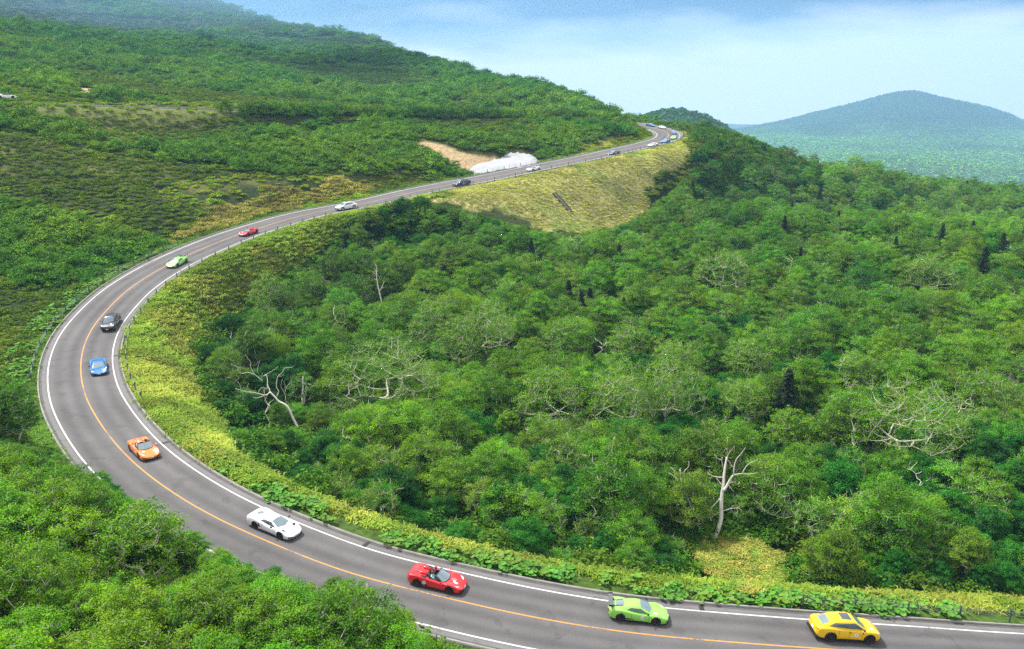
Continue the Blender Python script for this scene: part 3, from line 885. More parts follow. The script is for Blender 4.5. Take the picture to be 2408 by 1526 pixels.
def butterbur_mesh(name, seed, n):
    """Plant of round, slightly cupped leaves on stalks."""
    rnd = np.random.default_rng(seed); V = []; F = []; S = []
    for q in range(n):
        a = rnd.uniform(0, 2*PI); r = rnd.uniform(.05, .6); h = rnd.uniform(.35, .85); R_ = rnd.uniform(.11, .25)
        c = np.array([math.cos(a)*r, math.sin(a)*r, h*.8]); tilt = rnd.normal(0, .28, 2)
        b = len(V); sh = rnd.uniform(0, 1)
        V.append(c + [0, 0, -.06]); S.append(sh)
        K = 9
        for k in range(K):
            t = a + 2*PI*(k + .5)/K*.97 + .1
            rr = R_*(1 if k not in (0, K-1) else .86)*rnd.uniform(.92, 1.06)
            V.append(c + [math.cos(t)*rr, math.sin(t)*rr, math.cos(t)*rr*tilt[0] + math.sin(t)*rr*tilt[1] + rnd.normal(0, .01)]); S.append(sh)
        for k in range(K): F.append((b, b+1+k, b+1+(k+1) % K, b))
        # stalk
        b = len(V); foot = np.array([math.cos(a)*r*.3, math.sin(a)*r*.3, 0])
        V += [foot + [.012, 0, 0], foot - [.012, 0, 0], c - [.012, 0, .06], c + [.012, 0, -.06]]; S += [.2]*4
        F.append((b, b+1, b+2, b+3))
    me = bpy.data.meshes.new(name)
    me.from_pydata([tuple(map(float, v)) for v in V], [], [f[:3] if f[0] == f[3] else f for f in F])
    a = me.attributes.new('shade', 'FLOAT', 'POINT'); a.data.foreach_set('value', np.array(S, np.float32)); me.materials.append(m_butter)
    return me

# ---------------------------------------------------------------- scattering a mass of plants as one object
_sc_count = [0]
def scatter(name, label, protos, P, idx, scl, rot, tint, **props):
    """One object: an instance of protos[idx] at every point (only for what nobody could count)."""
    n = len(P)
    me = bpy.data.meshes.new(name)
    me.vertices.add(n); me.vertices.foreach_set('co', np.asarray(P, np.float32).ravel())
    def at_(nm, ty, v, key):
        a = me.attributes.new(nm, ty, 'POINT'); a.data.foreach_set(key, np.ascontiguousarray(v).ravel())
    at_('pick', 'INT', np.asarray(idx, np.int32), 'value')
    at_('size', 'FLOAT_VECTOR', np.asarray(scl, np.float32) if np.ndim(scl) == 2 else np.repeat(np.asarray(scl, np.float32)[:, None], 3, 1), 'vector')
    rt = np.zeros((n, 3), np.float32); rt[:, 2] = rot
    rt[:, :2] = rng.normal(0, .06, (n, 2))
    at_('turn', 'FLOAT_VECTOR', rt, 'vector')
    at_('tint', 'FLOAT_COLOR', np.c_[np.asarray(tint, np.float32), np.ones(n, np.float32)], 'color')
    me.update()
    o = link(name, me, kind='stuff', label=label, **props)
    c = bpy.data.collections.new(name + '_kinds')
    for k, m in enumerate(protos):
        q = bpy.data.objects.new('%s_%02d' % (name, k), m); c.objects.link(q)
    ng = bpy.data.node_groups.new(name, 'GeometryNodeTree')
    ng.interface.new_socket('Geometry', in_out='INPUT', socket_type='NodeSocketGeometry')
    ng.interface.new_socket('Geometry', in_out='OUTPUT', socket_type='NodeSocketGeometry')
    N = ng.nodes.new
    gi = N('NodeGroupInput'); go = N('NodeGroupOutput')
    ci = N('GeometryNodeCollectionInfo'); ci.inputs['Collection'].default_value = c
    ci.inputs['Separate Children'].default_value = True; ci.inputs['Reset Children'].default_value = True
    iop = N('GeometryNodeInstanceOnPoints'); iop.inputs['Pick Instance'].default_value = True
    def na(nm, ty):
        a = N('GeometryNodeInputNamedAttribute'); a.data_type = ty; a.inputs['Name'].default_value = nm
        return a.outputs['Attribute']
    ng.links.new(gi.outputs[0], iop.inputs['Points']); ng.links.new(ci.outputs[0], iop.inputs['Instance'])
    ng.links.new(na('pick', 'INT'), iop.inputs['Instance Index'])
    er = N('FunctionNodeEulerToRotation'); ng.links.new(na('turn', 'FLOAT_VECTOR'), er.inputs[0])
    ng.links.new(er.outputs[0], iop.inputs['Rotation'])
    ng.links.new(na('size', 'FLOAT_VECTOR'), iop.inputs['Scale'])
    ng.links.new(iop.outputs[0], go.inputs[0])
    md = o.modifiers.new('spread', 'NODES'); md.node_group = ng
    return o
# ---------------------------------------------------------------- planting
BIRCH = [tree_proto(s, 7.0, r, 'birch') for s, r in ((1, 2.6), (2, 2.3), (3, 2.9), (4, 2.4))]
FINE = [tree_proto(s, 7.5, r, 'fine') for s, r in ((5, 2.2), (6, 1.9), (7, 2.4))]
AIRY = [tree_proto(s, 6.0, r, 'airy') for s, r in ((15, 2.3), (16, 2.0), (17, 2.6))]
BROAD = [tree_proto(s, 6.5, r, 'broad') for s, r in ((11, 2.1), (12, 2.3), (13, 1.9), (14, 2.2))]
FIRS = [fir_proto(s, 9.0, r) for s, r in ((21, 2.5), (22, 2.1))]
BUSH = [bush_mesh('shrub', 31+k, 16, 1.5, 1.1, 85, .24, m_shrub_leaf) for k in range(4)]
SCRUB = [bush_mesh('scrub', 41+k, 9, 1.2, .5, 60, .26, m_shrub_leaf) for k in range(3)]
TUFT = [tuft_mesh('tuft', 51+k, 80, .7, .5, .05, m_grass_leaf) for k in range(4)]
BUTT = [butterbur_mesh('butterbur', 61+k, 9) for k in range(4)]

def jgrid(x0, x1, y0, y1, sp, seed):
    r_ = np.random.default_rng(seed)
    nx, ny = int((x1-x0)/sp), int((y1-y0)/sp)
    gx, gy = np.meshgrid(np.arange(nx), np.arange(ny))
    gx = gx + (gy % 2)*.5
    x = x0 + (gx.ravel() + r_.uniform(-.36, .36, gx.size))*sp; y = y0 + (gy.ravel() + r_.uniform(-.36, .36, gx.size))*sp
    return x, y
def inframe(x, y, z, m=140):
    u, v, d = project(np.c_[x, y, z])
    with np.errstate(invalid='ignore'):
        return (d > 3) & (u > -m) & (u < 2408+m) & (v > -m) & (v < 1526+m*1.2)
# hero trees: (u, v) of the foot, and how far down they stay in view in front
HERO = {'lean': (700, 1012), 'snag': (716, 955), 'double': (1683, 1268), 'pole': (903, 728), 'thin': (1641, 1218)}
HERO_D = {k: ground_hit(u, v + 26)[1] for k, (u, v) in HERO.items()}
HERO_CAPS = [(1580, 1650, 1215, HERO_D['double']), (1795, 1890, 985, ground_hit(1842, 1030)[1]), (1640, 1815, 1400, HERO_D['double'] - 2), (520, 740, 1002, HERO_D['lean']), (690, 750, 940, HERO_D['snag']), (1560, 1760, 1250, HERO_D['double']), (870, 925, 705, HERO_D['pole'])]
# sparse pale-limbed birches: foot u, v, top v, crown width
LIMBY = [(920, 985, 790, 230), (1297, 1012, 862, 170), (1462, 1022, 858, 190), (1565, 1010, 842, 175), (2105, 1105, 895, 300), (1018, 838, 700, 110), (1080, 885, 745, 100), (1150, 856, 705, 150), (1330, 850, 750, 120),
         (1475, 850, 765, 120), (1697, 700, 592, 140), (1590, 905, 800, 120), (352, 1400, 1180, 230), (1855, 1065, 965, 120), (2000, 930, 830, 110), (1195, 1035, 965, 60), (2180, 700, 600, 120), (1750, 900, 800, 130), (2290, 985, 870, 150), (640, 760, 640, 100), (1750, 1010, 890, 120)]
LIMBY_P = []
for (u, v, vt, w) in LIMBY:
    P_, D_ = ground_hit(u, v + 22)
    LIMBY_P.append((P_, D_)); HERO_CAPS.append((u - w*.36, u + w*.36, v - (v-vt)*.30, D_))
# sight line over the tree tops to the valley-side edge of the road
_ke = [i for i in range(len(R)) if S_LOOP - 12 < RS[i] < S_APEX + 28]
_eu, _ev, _ed = project(np.array([on_road(RS[i], HW[i] + .2) for i in _ke]))
_o = np.argsort(_eu); _eu, _ev, _ed = _eu[_o], _ev[_o], _ed[_o]
_bl = np.array([(-80, 1010), (60, 1040), (150, 1078), (200, 1086), (250, 1130), (300, 1165), (340, 1163), (370, 1200), (420, 1232), (470, 1257), (520, 1290), (570, 1312), (620, 1333), (680, 1340), (710, 1375), (770, 1395),
                (800, 1345), (840, 1340), (860, 1440), (900, 1422), (940, 1432), (985, 1480), (1010, 1526), (1060, 1600)], float)
_toe = np.array([(990, 478), (1040, 480), (1100, 497), (1160, 512), (1250, 538), (1350, 552), (1450, 535), (1510, 505), (1560, 465), (1600, 425), (1660, 372)], float)
def max_height(x, y, zg, side, poke=0):
    """Tallest a plant may stand and still leave the road in view as the photograph shows it."""
    u, v, d = project(np.c_[x, y, zg])
    h = np.full(len(x), 30.0)
    c, s = math.cos(PITCH), math.sin(PITCH)
    def zcap(vv):
        Y = -(vv - 763)/(2408*FOC)
        return CAM_H + (Y*c - s)*d
    ev = np.interp(u, _eu, _ev); ed = np.interp(u, _eu, _ed)
    ev = ev + 4 - 16*np.exp(-((u-935)/45)**2)
    m = (side > 0) & (u > _eu[0]) & (u < _eu[-1]) & (d < ed)
    h = np.where(m, np.minimum(h, zcap(ev) - zg), h)
    bv = np.interp(u, _bl[:, 0], _bl[:, 1]) - 8
    tv = np.interp(u, _toe[:, 0], _toe[:, 1])
    m = (side > 0) & (u > 1000) & (u < 1660) & (v > 400)
    h = np.where(m, np.minimum(h, zcap(tv) - zg), h)
    m = (side < 0) & (u > -80) & (u < 1060) & (d < 82) & (y < 78) & (v > 980)
    h = np.where(m, np.minimum(h, zcap(bv) - zg), h)
    for (u0, u1, vc, D_) in HERO_CAPS:
        mr = 2.0/np.maximum(d, 5)*2408*FOC
        m = (u > u0 - mr) & (u < u1 + mr) & (d < D_ + 1.5) & (d > D_ - 34)
        h = np.where(m, np.minimum(h, np.maximum(zcap(vc) - zg, .5)), h)
    return h
# --- tall trees: valley, shoulder and camera side
TX, TY = jgrid(-110, 330, 14, 260, 2.75, 1)
TX2, TY2 = jgrid(-60, 420, 260, 480, 3.9, 2)
TX3, TY3 = jgrid(-75, 0, 36, 84, 2.3, 3)
_k3, _d3 = ridx(TX3, TY3)
_m3 = (_d3 < 0) & (-_d3 - HW[_k3] < 9) & (-_d3 - HW[_k3] > .9)
TX3, TY3 = TX3[_m3], TY3[_m3]
TX = np.r_[TX, TX3, TX2]; TY = np.r_[TY, TY3, TY2]
_far0 = len(TX) - len(TX2)
tz = zgrid(TX, TY)
W = zones(TX, TY)
e_ = np.abs(W['d']) - HW[W['k']]
keep = inframe(TX, TY, tz + 4) | (inframe(TX, TY, tz + 8, 60) & (TY < 75))
val = (W['d'] > 0)
n_a = fbm(TX, TY, 34, 41); n_b = fbm(TX, TY, 14, 44)
keep &= ~(W['bank'] | W['bank2'] | W['tan'] | W['snow'] | W['soil'])
_edge_in = strip_w(W['s']) + 1.6
keep &= np.where(val, e_ > _edge_in, e_ > np.where(TY < 76, 1.0, left_w(W['s']) + 1.0))
# grassy shoulder right of the loop and the open hillside stay free of tall trees
_u, _v, _d = project(np.c_[TX, TY, tz])
keep &= ~(val & (_v < np.interp(_u, _toe[:, 0], _toe[:, 1]) - 6) & (_u < 1640) & (_u > 985) & (_d > 170))
keep &= ~(val & (_v < 500) & (_u < 985) & (_d > 190))
keep &= ~(val & (_v < 560 - (_u-1650)*.1) & (_u > 1640) & (_u < 2000) & (rng.random(len(TX)) < .55) & (_v < 470))
hill_side = ~val & (TY > 96)
keep &= ~hill_side
keep &= ~((~val) & (e_ < 60) & (_u > 1020) & (_v > 1400))
keep &= ~(n_b > .80)
keep &= TY + np.abs(TX)*.2 > 24
TX, TY, tz, val, n_a, n_b = [a[keep] for a in (TX, TY, tz, val, n_a, n_b)]
_u, _v, _d = _u[keep], _v[keep], _d[keep]
_e = e_[keep]; _ein = _edge_in[keep]
nT = len(TX)
rr = rng.random(nT)
# dark leafy trees gather along the road and in the hollows, birches on the rises
near_road = np.exp(-np.maximum(0, _e - _ein)/13.0)*val
p_broad = np.clip(.18 + .75*near_road + 1.5*(n_a - .5) + .35*np.exp(-((_u-520)/260)**2 - ((_v-720)/260)**2), .05, .95)
p_broad = np.where(~val, .15, p_broad)
kind = np.where(rr < p_broad, 1, 0)
# airy young birches with pale stems make up much of the valley
kind = np.where((kind == 0) & (rng.random(nT) < .48), 4, kind)
kind = np.where((rng.random(nT) < .02) & (_v < 800), 2, kind)
fgz = (~val) & (_d < 90)
kind = np.where(fgz & (kind != 1), 3, kind)
Ht = np.select([kind == 0, kind == 1, kind == 2, kind == 3], [rng.uniform(4.6, 9.0, nT), rng.uniform(3.0, 6.4, nT), rng.uniform(6.5, 10, nT), rng.uniform(6.5, 9.5, nT)], rng.uniform(3.0, 6.5, nT))
Ht = np.where(val & (_e - _ein < 6), Ht*.72, Ht)
Ht = np.where((_v < 420) & (_u > 1640), Ht*.62, Ht)
Ht = np.where((~val) & (_v < 1050), Ht*.62, Ht)
cap = max_height(TX, TY, tz, np.where(val, 1, -1))
Ht = np.where(~val & (TY > 62), np.minimum(Ht, 1.4 + _e*1.7), Ht)
Ht = np.minimum(Ht, cap)
ok = Ht > 1.6
base = np.select([kind == 0, kind == 1, kind == 2, kind == 3], [7.0, 6.5, 9.0, 7.5], 6.0)
sz = Ht/base
# low trees under the sight line stay broad
wide = np.clip(.55/np.maximum(sz, .2), 1, 1.9)
tint = np.ones((nT, 3))
q = (fbm(TX, TY, 22, 51) - .5)*2
tint[:, 0] = .95 + .45*q + rng.normal(0, .12, nT); tint[:, 1] = 1 + .22*q + rng.normal(0, .07, nT); tint[:, 2] = 1 - .15*q + rng.normal(0, .1, nT)
fg = (~val) & (_d < 70)
tint[fg] *= np.array([1.25, 1.15, .9])
tint[kind == 4] *= np.array([1.06, 1.04, 1.0])
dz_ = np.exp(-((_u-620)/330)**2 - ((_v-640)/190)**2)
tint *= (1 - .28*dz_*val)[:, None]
fr = (_v < 700) & (_u > 1700)
tint[fr] *= np.array([1.1, 1.08, .9])
tint *= (1 + .30*(fbm(TX, TY, 11, 57) - .5)*2 + rng.normal(0, .15, nT))[:, None]
tint = np.clip(tint, .35, 2.1)
rz_ = rng.uniform(0, 2*PI, nT)
vr = rng.integers(0, 4, nT)
vr = np.where(kind == 2, vr % 2, np.where(kind >= 3, vr % 3, vr))
pxs = 2408*FOC*Ht/np.maximum(_d, 5)
vis = inframe(TX, TY, tz + Ht*.7, m=-6)
def ordinal(n):
    return {1: 'nearest', 2: 'second nearest', 3: 'third nearest', 4: 'fourth nearest', 5: 'fifth nearest', 6: 'sixth nearest', 7: 'seventh nearest', 8: 'eighth nearest', 9: 'ninth nearest', 10: 'tenth nearest', 11: 'eleventh nearest', 12: 'twelfth nearest'}.get(n, '%dth nearest' % n)
MARKS = [('the yellow car', 1981, 1474), ('the near lime green coupe', 1483, 1436), ('the near red open car', 1045, 1365), ('the large white coupe', 655, 1237), ('the orange open car', 334, 1050),
         ('the bright blue coupe', 230, 865), ('the black car', 260, 753), ('the far green winged coupe', 415, 614), ('the far red open car', 580, 545), ('the white SUV', 813, 483), ('the dark blue SUV', 1089, 428),
         ('the leaning bleached tree', 640, 930), ('the broken snag', 715, 920), ('the tall bleached double tree', 1690, 1150), ('the thin dead pole tree', 893, 660), ('the bare twig bush', 1355, 1080),
         ('the lower left corner', 0, 1526), ('the left edge at road bend height', 0, 900), ('the lower edge below the near red car', 560, 1526), ('the right edge by the yellow car', 2408, 1300), ('the right edge at mid height', 2408, 900),
         ('the right edge under the blue mountain', 2408, 520), ('the grey dead fir', 1590, 590), ('the middle of the forest', 1250, 620), ('the ridge top bushes', 1750, 400), ('the big round birch', 920, 870), ('the largest dark fir', 1842, 930)]
def label_by_marks(U, V, look, noun):
    """look(i) words + a rank by distance in view from the closest landmark."""
    out = [None]*len(U); by = {}
    for i in range(len(U)):
        q = [math.hypot(U[i]-m[1], V[i]-m[2]) for m in MARKS]
        k = int(np.argmin(q)); by.setdefault(k, []).append((q[k], i))
    for k, L in by.items():
        for n, (_, i) in enumerate(sorted(L)):
            out[i] = '%s, %s to %s' % (look(i), ordinal(n+1), MARKS[k][0])
    return out
indiv = np.zeros(nT, bool)
for kk, NN in (((0, 3, 4), 300), ((1,), 300), ((2,), 60)):
    c = np.nonzero(np.isin(kind, kk) & ok & vis)[0]
    c = c[np.argsort(-pxs[c])][:NN]
    indiv[c] = True
PROT = {0: BIRCH, 1: BROAD, 2: FIRS, 3: FINE, 4: AIRY}
NOUN = {0: ('birch_tree', 'birch', 'birches of the forest'), 1: ('broadleaf_tree', 'leafy tree', 'dense leafy trees of the forest'), 2: ('fir_tree', 'fir', 'dark firs among the birches')}
for kk in (0, 1, 2):
    ids = np.nonzero(indiv & np.isin(kind, {0: (0, 3, 4), 1: (1,), 2: (2,)}[kk]))[0]
    cu, cv, _ = project(np.c_[TX[ids], TY[ids], tz[ids] + Ht[ids]*.6])
    def look(j):
        t = tint[ids[j]]; b = ('yellow green' if t[0] > 1.15 else 'dark green' if t[0] < .85 else 'mid green')
        s_ = 'tall' if Ht[ids[j]] > 6.6 else 'low' if Ht[ids[j]] < 4 else 'rounded'
        return {0: '%s %s birch' % (s_, b), 1: '%s %s dense tree' % (s_, b), 2: 'pointed dark fir'}[kk]
    labs = label_by_marks(cu, cv, look, NOUN[kk][1])
    for j, i in enumerate(ids):
        e = link(NOUN[kk][0], None)
        e.empty_display_size = .3
        e.location = (TX[i], TY[i], tz[i] - .1); e.rotation_euler = (0, 0, rz_[i])
        e.scale = (sz[i]*wide[i], sz[i]*wide[i], sz[i])
        e['label'] = labs[j]; e['category'] = 'tree'; e['group'] = NOUN[kk][2]
        tr, cr = PROT[int(kind[i])][vr[i]]
        link('trunk', tr, e)
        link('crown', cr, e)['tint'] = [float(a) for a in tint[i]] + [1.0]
mass = ok & ~indiv
JB = [joined('mass_tree', tc) for tc in BIRCH] + [joined('mass_tree', tc) for tc in BROAD] + [joined('mass_tree', tc) for tc in FIRS + FINE + AIRY]
pi = np.select([kind == 0, kind == 1, kind == 2, kind == 3], [vr, 4 + vr, 8 + vr, 10 + vr], 13 + vr)
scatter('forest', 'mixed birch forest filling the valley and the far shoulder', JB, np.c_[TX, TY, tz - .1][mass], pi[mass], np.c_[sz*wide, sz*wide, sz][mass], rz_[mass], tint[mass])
print('trees', nT, 'indiv', indiv.sum(), 'mass', mass.sum())

# --- undergrowth between the trees
ux, uy = jgrid(-110, 330, 22, 330, 2.3, 5)
uz = zgrid(ux, uy); Wu = zones(ux, uy); eu = np.abs(Wu['d']) - HW[Wu['k']]
vu = Wu['d'] > 0
pu, pv, pd = project(np.c_[ux, uy, uz])
k_ = inframe(ux, uy, uz) & ~(Wu['bank'] | Wu['bank2'] | Wu['tan'] | Wu['snow'] | Wu['soil']) & np.where(vu, eu > strip_w(Wu['s']) + .6, eu > left_w(Wu['s'])) & (vu | (uy < 96))
k_ &= ~(vu & (pv < np.interp(pu, _toe[:, 0], _toe[:, 1]) - 14) & (pu < 1640) & (pd > 170))
k_ &= ~((~vu) & (pu > 1020) & (pv > 1400))
ux, uy, uz, vu = ux[k_], uy[k_], uz[k_], vu[k_]
hh = np.minimum(rng.uniform(.8, 1.7, len(ux)), max_height(ux, uy, uz, np.where(vu, 1, -1))/1.5)
g_ = hh > .35
n_ = fbm(ux, uy, 12, 61)
tn = np.stack([.75 + .8*(n_-.5) + rng.normal(0, .15, len(ux)), .82 + .35*(n_-.5) + rng.normal(0, .1, len(ux)), np.full(len(ux), .8)], 1).clip(.35, 1.6)
scatter('undergrowth', 'shrubs filling the gaps between the trees', BUSH, np.c_[ux, uy, uz][g_], rng.integers(0, 4, g_.sum()), np.c_[hh, hh, hh][g_], rng.uniform(0, 6.28, g_.sum()), tn[g_])
print('under', g_.sum())

# --- open hillside left of the road: bright shrub thickets in dark low scrub
def hill_pts(x0, x1, y0, y1, sp, seed):
    x, y = jgrid(x0, x1, y0, y1, sp, seed)
    z = zgrid(x, y)
    k = inframe(x, y, z, 60)
    return x[k], y[k], z[k]
HP = []
for (a, b, c, d_, sp) in ((-190, 90, 60, 260, 1.5), (-260, 110, 260, 380, 2.0), (-360, 160, 380, 560, 3.0), (-560, 160, 560, 960, 4.6)):
    x, y, z = hill_pts(a, b, c, d_, sp, int(c))
    HP.append(np.c_[x, y, z, np.full(len(x), sp)])
HP = np.concatenate(HP)
Wh = zones(HP[:, 0], HP[:, 1]); eh = np.abs(Wh['d']) - HW[Wh['k']]
pu, pv, pd = project(HP[:, :3])
left = (Wh['d'] < 0)
ridge = (pu > 1590) & (pv < 520)
_ms = zones(HP[:, 0] + 0.0, HP[:, 1] - 2.5)
k_ = ~_ms['snow'] & ~_ms['soil'] & (left | (Wh['s'] < S_LOOP - 14) | (HP[:, 1] > 300) & (pu < 1560)) & (HP[:, 1] > 94) & ~(Wh['snow'] | Wh['soil']) & (eh > np.where(Wh['s'] < S_LOOP - 25, .6, 1.6))
HP, Wh, eh, pu, pv, pd = HP[k_], {a: b[k_] for a, b in Wh.items()}, eh[k_], pu[k_], pv[k_], pd[k_]
hx, hy, hz_, hs = HP.T
th = fbm(hx*.5, hy, 30, 71, 5); th2 = fbm(hx*.4, hy, 80, 77)
m_th = th*.65 + th2*.35 + .10*np.exp(-((pu-850)/520)**4 - ((pv-350)/62)**2) - .16*np.exp(-((pu-820)/380)**4 - ((pv-445)/32)**2) - .05*np.exp(-((pu-150)/300)**2 - ((pv-480)/130)**2)
lower = (hy < 190) & (hx < -60)
green = (m_th + rng.normal(0, .03, len(hx)) > .50) & ~Wh['tan'] & ~Wh['bank2'] & (eh > 4.0)
_open = np.exp(-((pu-330)/420)**2 - ((pv-262)/26)**2) + .9*np.exp(-((pu-620)/330)**2 - ((pv-452)/50)**2)
green &= ~((_open > .5) & (rng.random(len(hx)) < .85))
thin = (Wh['tan'] | Wh['bank2']) | (_open > .65)
hk = np.where(green, 0, 1)
hsz = np.where(green, rng.lognormal(-.18, .30, len(hx)), rng.lognormal(-.48, .28, len(hx))).clip(.3, 1.9)*(hs/1.5)**.85
hh = np.where(green, hsz*rng.uniform(.8, 1.35, len(hx)), hsz*rng.uniform(.6, 1.0, len(hx)))
hh = np.where(hs > 3, hh*.75, hh)
# shrubs on the camera side of the upper leg hide it
near_up = (Wh['s'] < S_LOOP - 24) & (eh < 5) & (Wh['d'] < 0)
_lowu = near_up & (pu < 520); near_up &= ~_lowu
hh = np.where(_lowu, .85, hh)
hh = np.where(near_up, 1.7 + .5*rng.random(len(hh)), hh); hsz = np.where(near_up, np.maximum(hsz, 1.3), hsz); green = green | near_up; hk = np.where(near_up, 0, hk)
_open = np.where(near_up, 0, _open)
nn = fbm(hx, hy, 16, 83)
ht = np.stack([np.where(green, .82 + 1.3*(nn-.5), 1.05 + .8*(nn-.5)), np.where(green, .82 + .5*(nn-.5), .78 + .35*(nn-.5)), np.where(green, .8, .6)], 1)
ht *= rng.normal(1.55, .22, (len(hx), 1))*(1 + .5*(fbm(hx*.4, hy, 45, 88) - .5))[:, None]
ht[Wh['tan'] | Wh['bank2']] = (2.4, 1.5, 1.1)
op = _open > .5
ht[op & ~green] *= np.array([1.75, 1.4, 1.1])
dk = (m_th < .42) & ~op & ~Wh['tan'] & ~Wh['bank2']
ht[dk] *= .72
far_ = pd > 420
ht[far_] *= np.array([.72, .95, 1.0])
ht = ht.clip(.2, 3)
k_ = ~(thin & (rng.random(len(hx)) < .72))
cap = 1.0
scatter('hillside_shrubs', 'patchwork of bright shrub thickets and dark low scrub on the hillside', BUSH + SCRUB, np.c_[hx, hy, hz_][k_], np.where(hk == 0, rng.integers(0, 4, len(hx)), 4 + rng.integers(0, 3, len(hx)))[k_],
        np.c_[hsz, hsz, hh][k_], rng.uniform(0, 6.28, len(hx))[k_], ht[k_])
print('hill', k_.sum())

# --- ridge right of the loop: low dense scrub
rx, ry = jgrid(20, 330, 205, 430, 2.0, 9)
rz2 = zgrid(rx, ry); Wr = zones(rx, ry); er = np.abs(Wr['d']) - HW[Wr['k']]
pu, pv, pd = project(np.c_[rx, ry, rz2])
k_ = inframe(rx, ry, rz2, 30) & (pu > 1440) & (er > 2.4) & ~Wr['bank'] & (pv > 285) & (pv < 560)
rx, ry, rz2, pu, pv = rx[k_], ry[k_], rz2[k_], pu[k_], pv[k_]
h_ = rng.uniform(.6, 1.25, len(rx))*np.where(pu < 1640, .7, 1)
n_ = fbm(rx, ry, 18, 91)
tn = np.stack([1.0 + 1.5*(n_-.45), .9 + .8*(n_-.45), .6 + .2*(n_-.5)], 1).clip(.3, 1.9)
tn[pu < 1700] *= np.array([1.5, 1.15, 1.0])
scatter('ridge_scrub', 'low dense scrub over the shoulder right of the loop', BUSH + SCRUB, np.c_[rx, ry, rz2], rng.integers(0, 7, len(rx)), h_, rng.uniform(0, 6.28, len(rx)), tn)

# --- bamboo grass: valley-side strip, embankment, tan patches
def grass(name, label, x, y, keep, size, tcol, protos=TUFT):
    z = zgrid(x, y)
    k = keep & inframe(x, y, z, 20)
    x, y, z = x[k], y[k], z[k]
    n_ = fbm(x, y, 4.5, 95); n2 = fbm(x, y, 15, 99)
    f = (.75 + .9*(n_-.5) + .5*(n2-.5))[:, None]
    t = (np.asarray(tcol(x, y))*f*rng.normal(1, .1, (len(x), 1))).clip(.1, 2.2)
    s_ = size*rng.uniform(.7, 1.3, len(x))
    print(name, len(x))
    return scatter(name, label, protos, np.c_[x, y, z - .05], rng.integers(0, len(protos), len(x)), s_, rng.uniform(0, 6.28, len(x)), t)
gx, gy = jgrid(-75, 100, 38, 215, .62, 13)
Wg = zones(gx, gy); eg = Wg['d'] - HW[Wg['k']]
n_g = fbm(gx, gy, 6, 15)
grass('bamboo_grass', 'pale yellow green bamboo grass along the valley side of the road', gx, gy, (Wg['d'] > 0) & (eg > np.where(Wg['s'] > S_WHITE - 8, 2.0 + 1.2*n_g, .7)) & (eg < strip_w(Wg['s']) + 1.0 + 3*(n_g-.5)) & (Wg['s'] > S_SUV - 25),
      1.0, lambda x, y: np.where((fbm(x, y, 5, 33) > .56)[:, None], np.array([1.1, 1.2, .75]), np.array([.8, 1.12, .5])))
gx, gy = jgrid(-70, 140, 150, 330, .95, 14)
Wg = zones(gx, gy); eg = np.abs(Wg['d']) - HW[Wg['k']]
_pu, _pv, _pd = project(np.c_[gx, gy, zgrid(gx, gy)])
grass('embankment_grass', 'tan and olive grass on the embankment below the far road', gx, gy, (Wg['bank'] | Wg['bank2'] | ((Wg['d'] > 0) & (eg < 3.5) & (Wg['s'] < S_SUV))) & (eg > .5),
      .62, lambda x, y: np.array([1.3, 1.28, 1.05]) - sstep(.5, .66, fbm(x, y, 12, 37))[:, None]*np.array([.55, .2, .4]))
gx, gy = jgrid(-120, 20, 90, 235, 1.0, 16)
Wg = zones(gx, gy); eg = -Wg['d'] - HW[Wg['k']]
grass('tan_hillside_grass', 'tan bamboo grass on the slope above the road', gx, gy, (Wg['d'] < 0) & (eg > 2) & (Wg['tan']), 1.3, lambda x, y: np.tile([.95, .82, .75], (len(x), 1)))
gx, gy = jgrid(-85, 60, 40, 300, .7, 17)
Wg = zones(gx, gy); eg = -Wg['d'] - HW[Wg['k']]
grass('verge_grass', 'short bright green grass on the uphill verge', gx, gy, (Wg['d'] < 0) & (eg > .35) & (eg < 2.6) & (Wg['s'] > S_LOOP - 20), .62, lambda x, y: np.tile([.42, .78, .4], (len(x), 1)))
# --- butterbur with big round leaves at the kerb
bx = []; by = []; bs = []
def bb(s0, s1, side, l0, l1, n, sc=1.0):
    for q in range(n):
        s = rng.uniform(s0, s1); i = int(s/1.25); l = (HW[i] + rng.uniform(l0, l1))*side
        if fbm(np.array([s]), np.array([l0*9.]), 5, 3)[0] < .42: continue
        p = on_road(s, l); bx.append(p[0]); by.append(p[1]); bs.append(sc*rng.uniform(.75, 1.2))
bb(S_WHITE-6, RLEN-8, 1, .3, 2.4, 420, .95); bb(S_RED, RLEN-8, 1, .4, 3.4, 330, 1.0); bb(S_ORANGE-4, S_WHITE, 1, .6, 3.4, 80, .9)
bb(S_GREEN-6, S_ORANGE-14, -1, .9, 4.2, 420, .95); bb(S_GREEN+4, S_BLUE, 1, 1.2, 9, 70, .9); bb(S_SUV+10, S_GREEN+14, 1, .8, 2.6, 90, .8)
bb(S_LIME-14, S_LIME+10, -1, 1.2, 3, 14, .8)
bx, by, bs = map(np.array, (bx, by, bs)); bz = zgrid(bx, by)
tn = np.stack([rng.uniform(.7, 1.15, len(bx)), rng.uniform(.8, 1.1, len(bx)), rng.uniform(.7, 1, len(bx))], 1)
scatter('butterbur_plants', 'butterbur with big round bright green leaves along the kerbs', BUTT, np.c_[bx, by, bz - .05], rng.integers(0, 4, len(bx)), bs, rng.uniform(0, 6.28, len(bx)), tn)
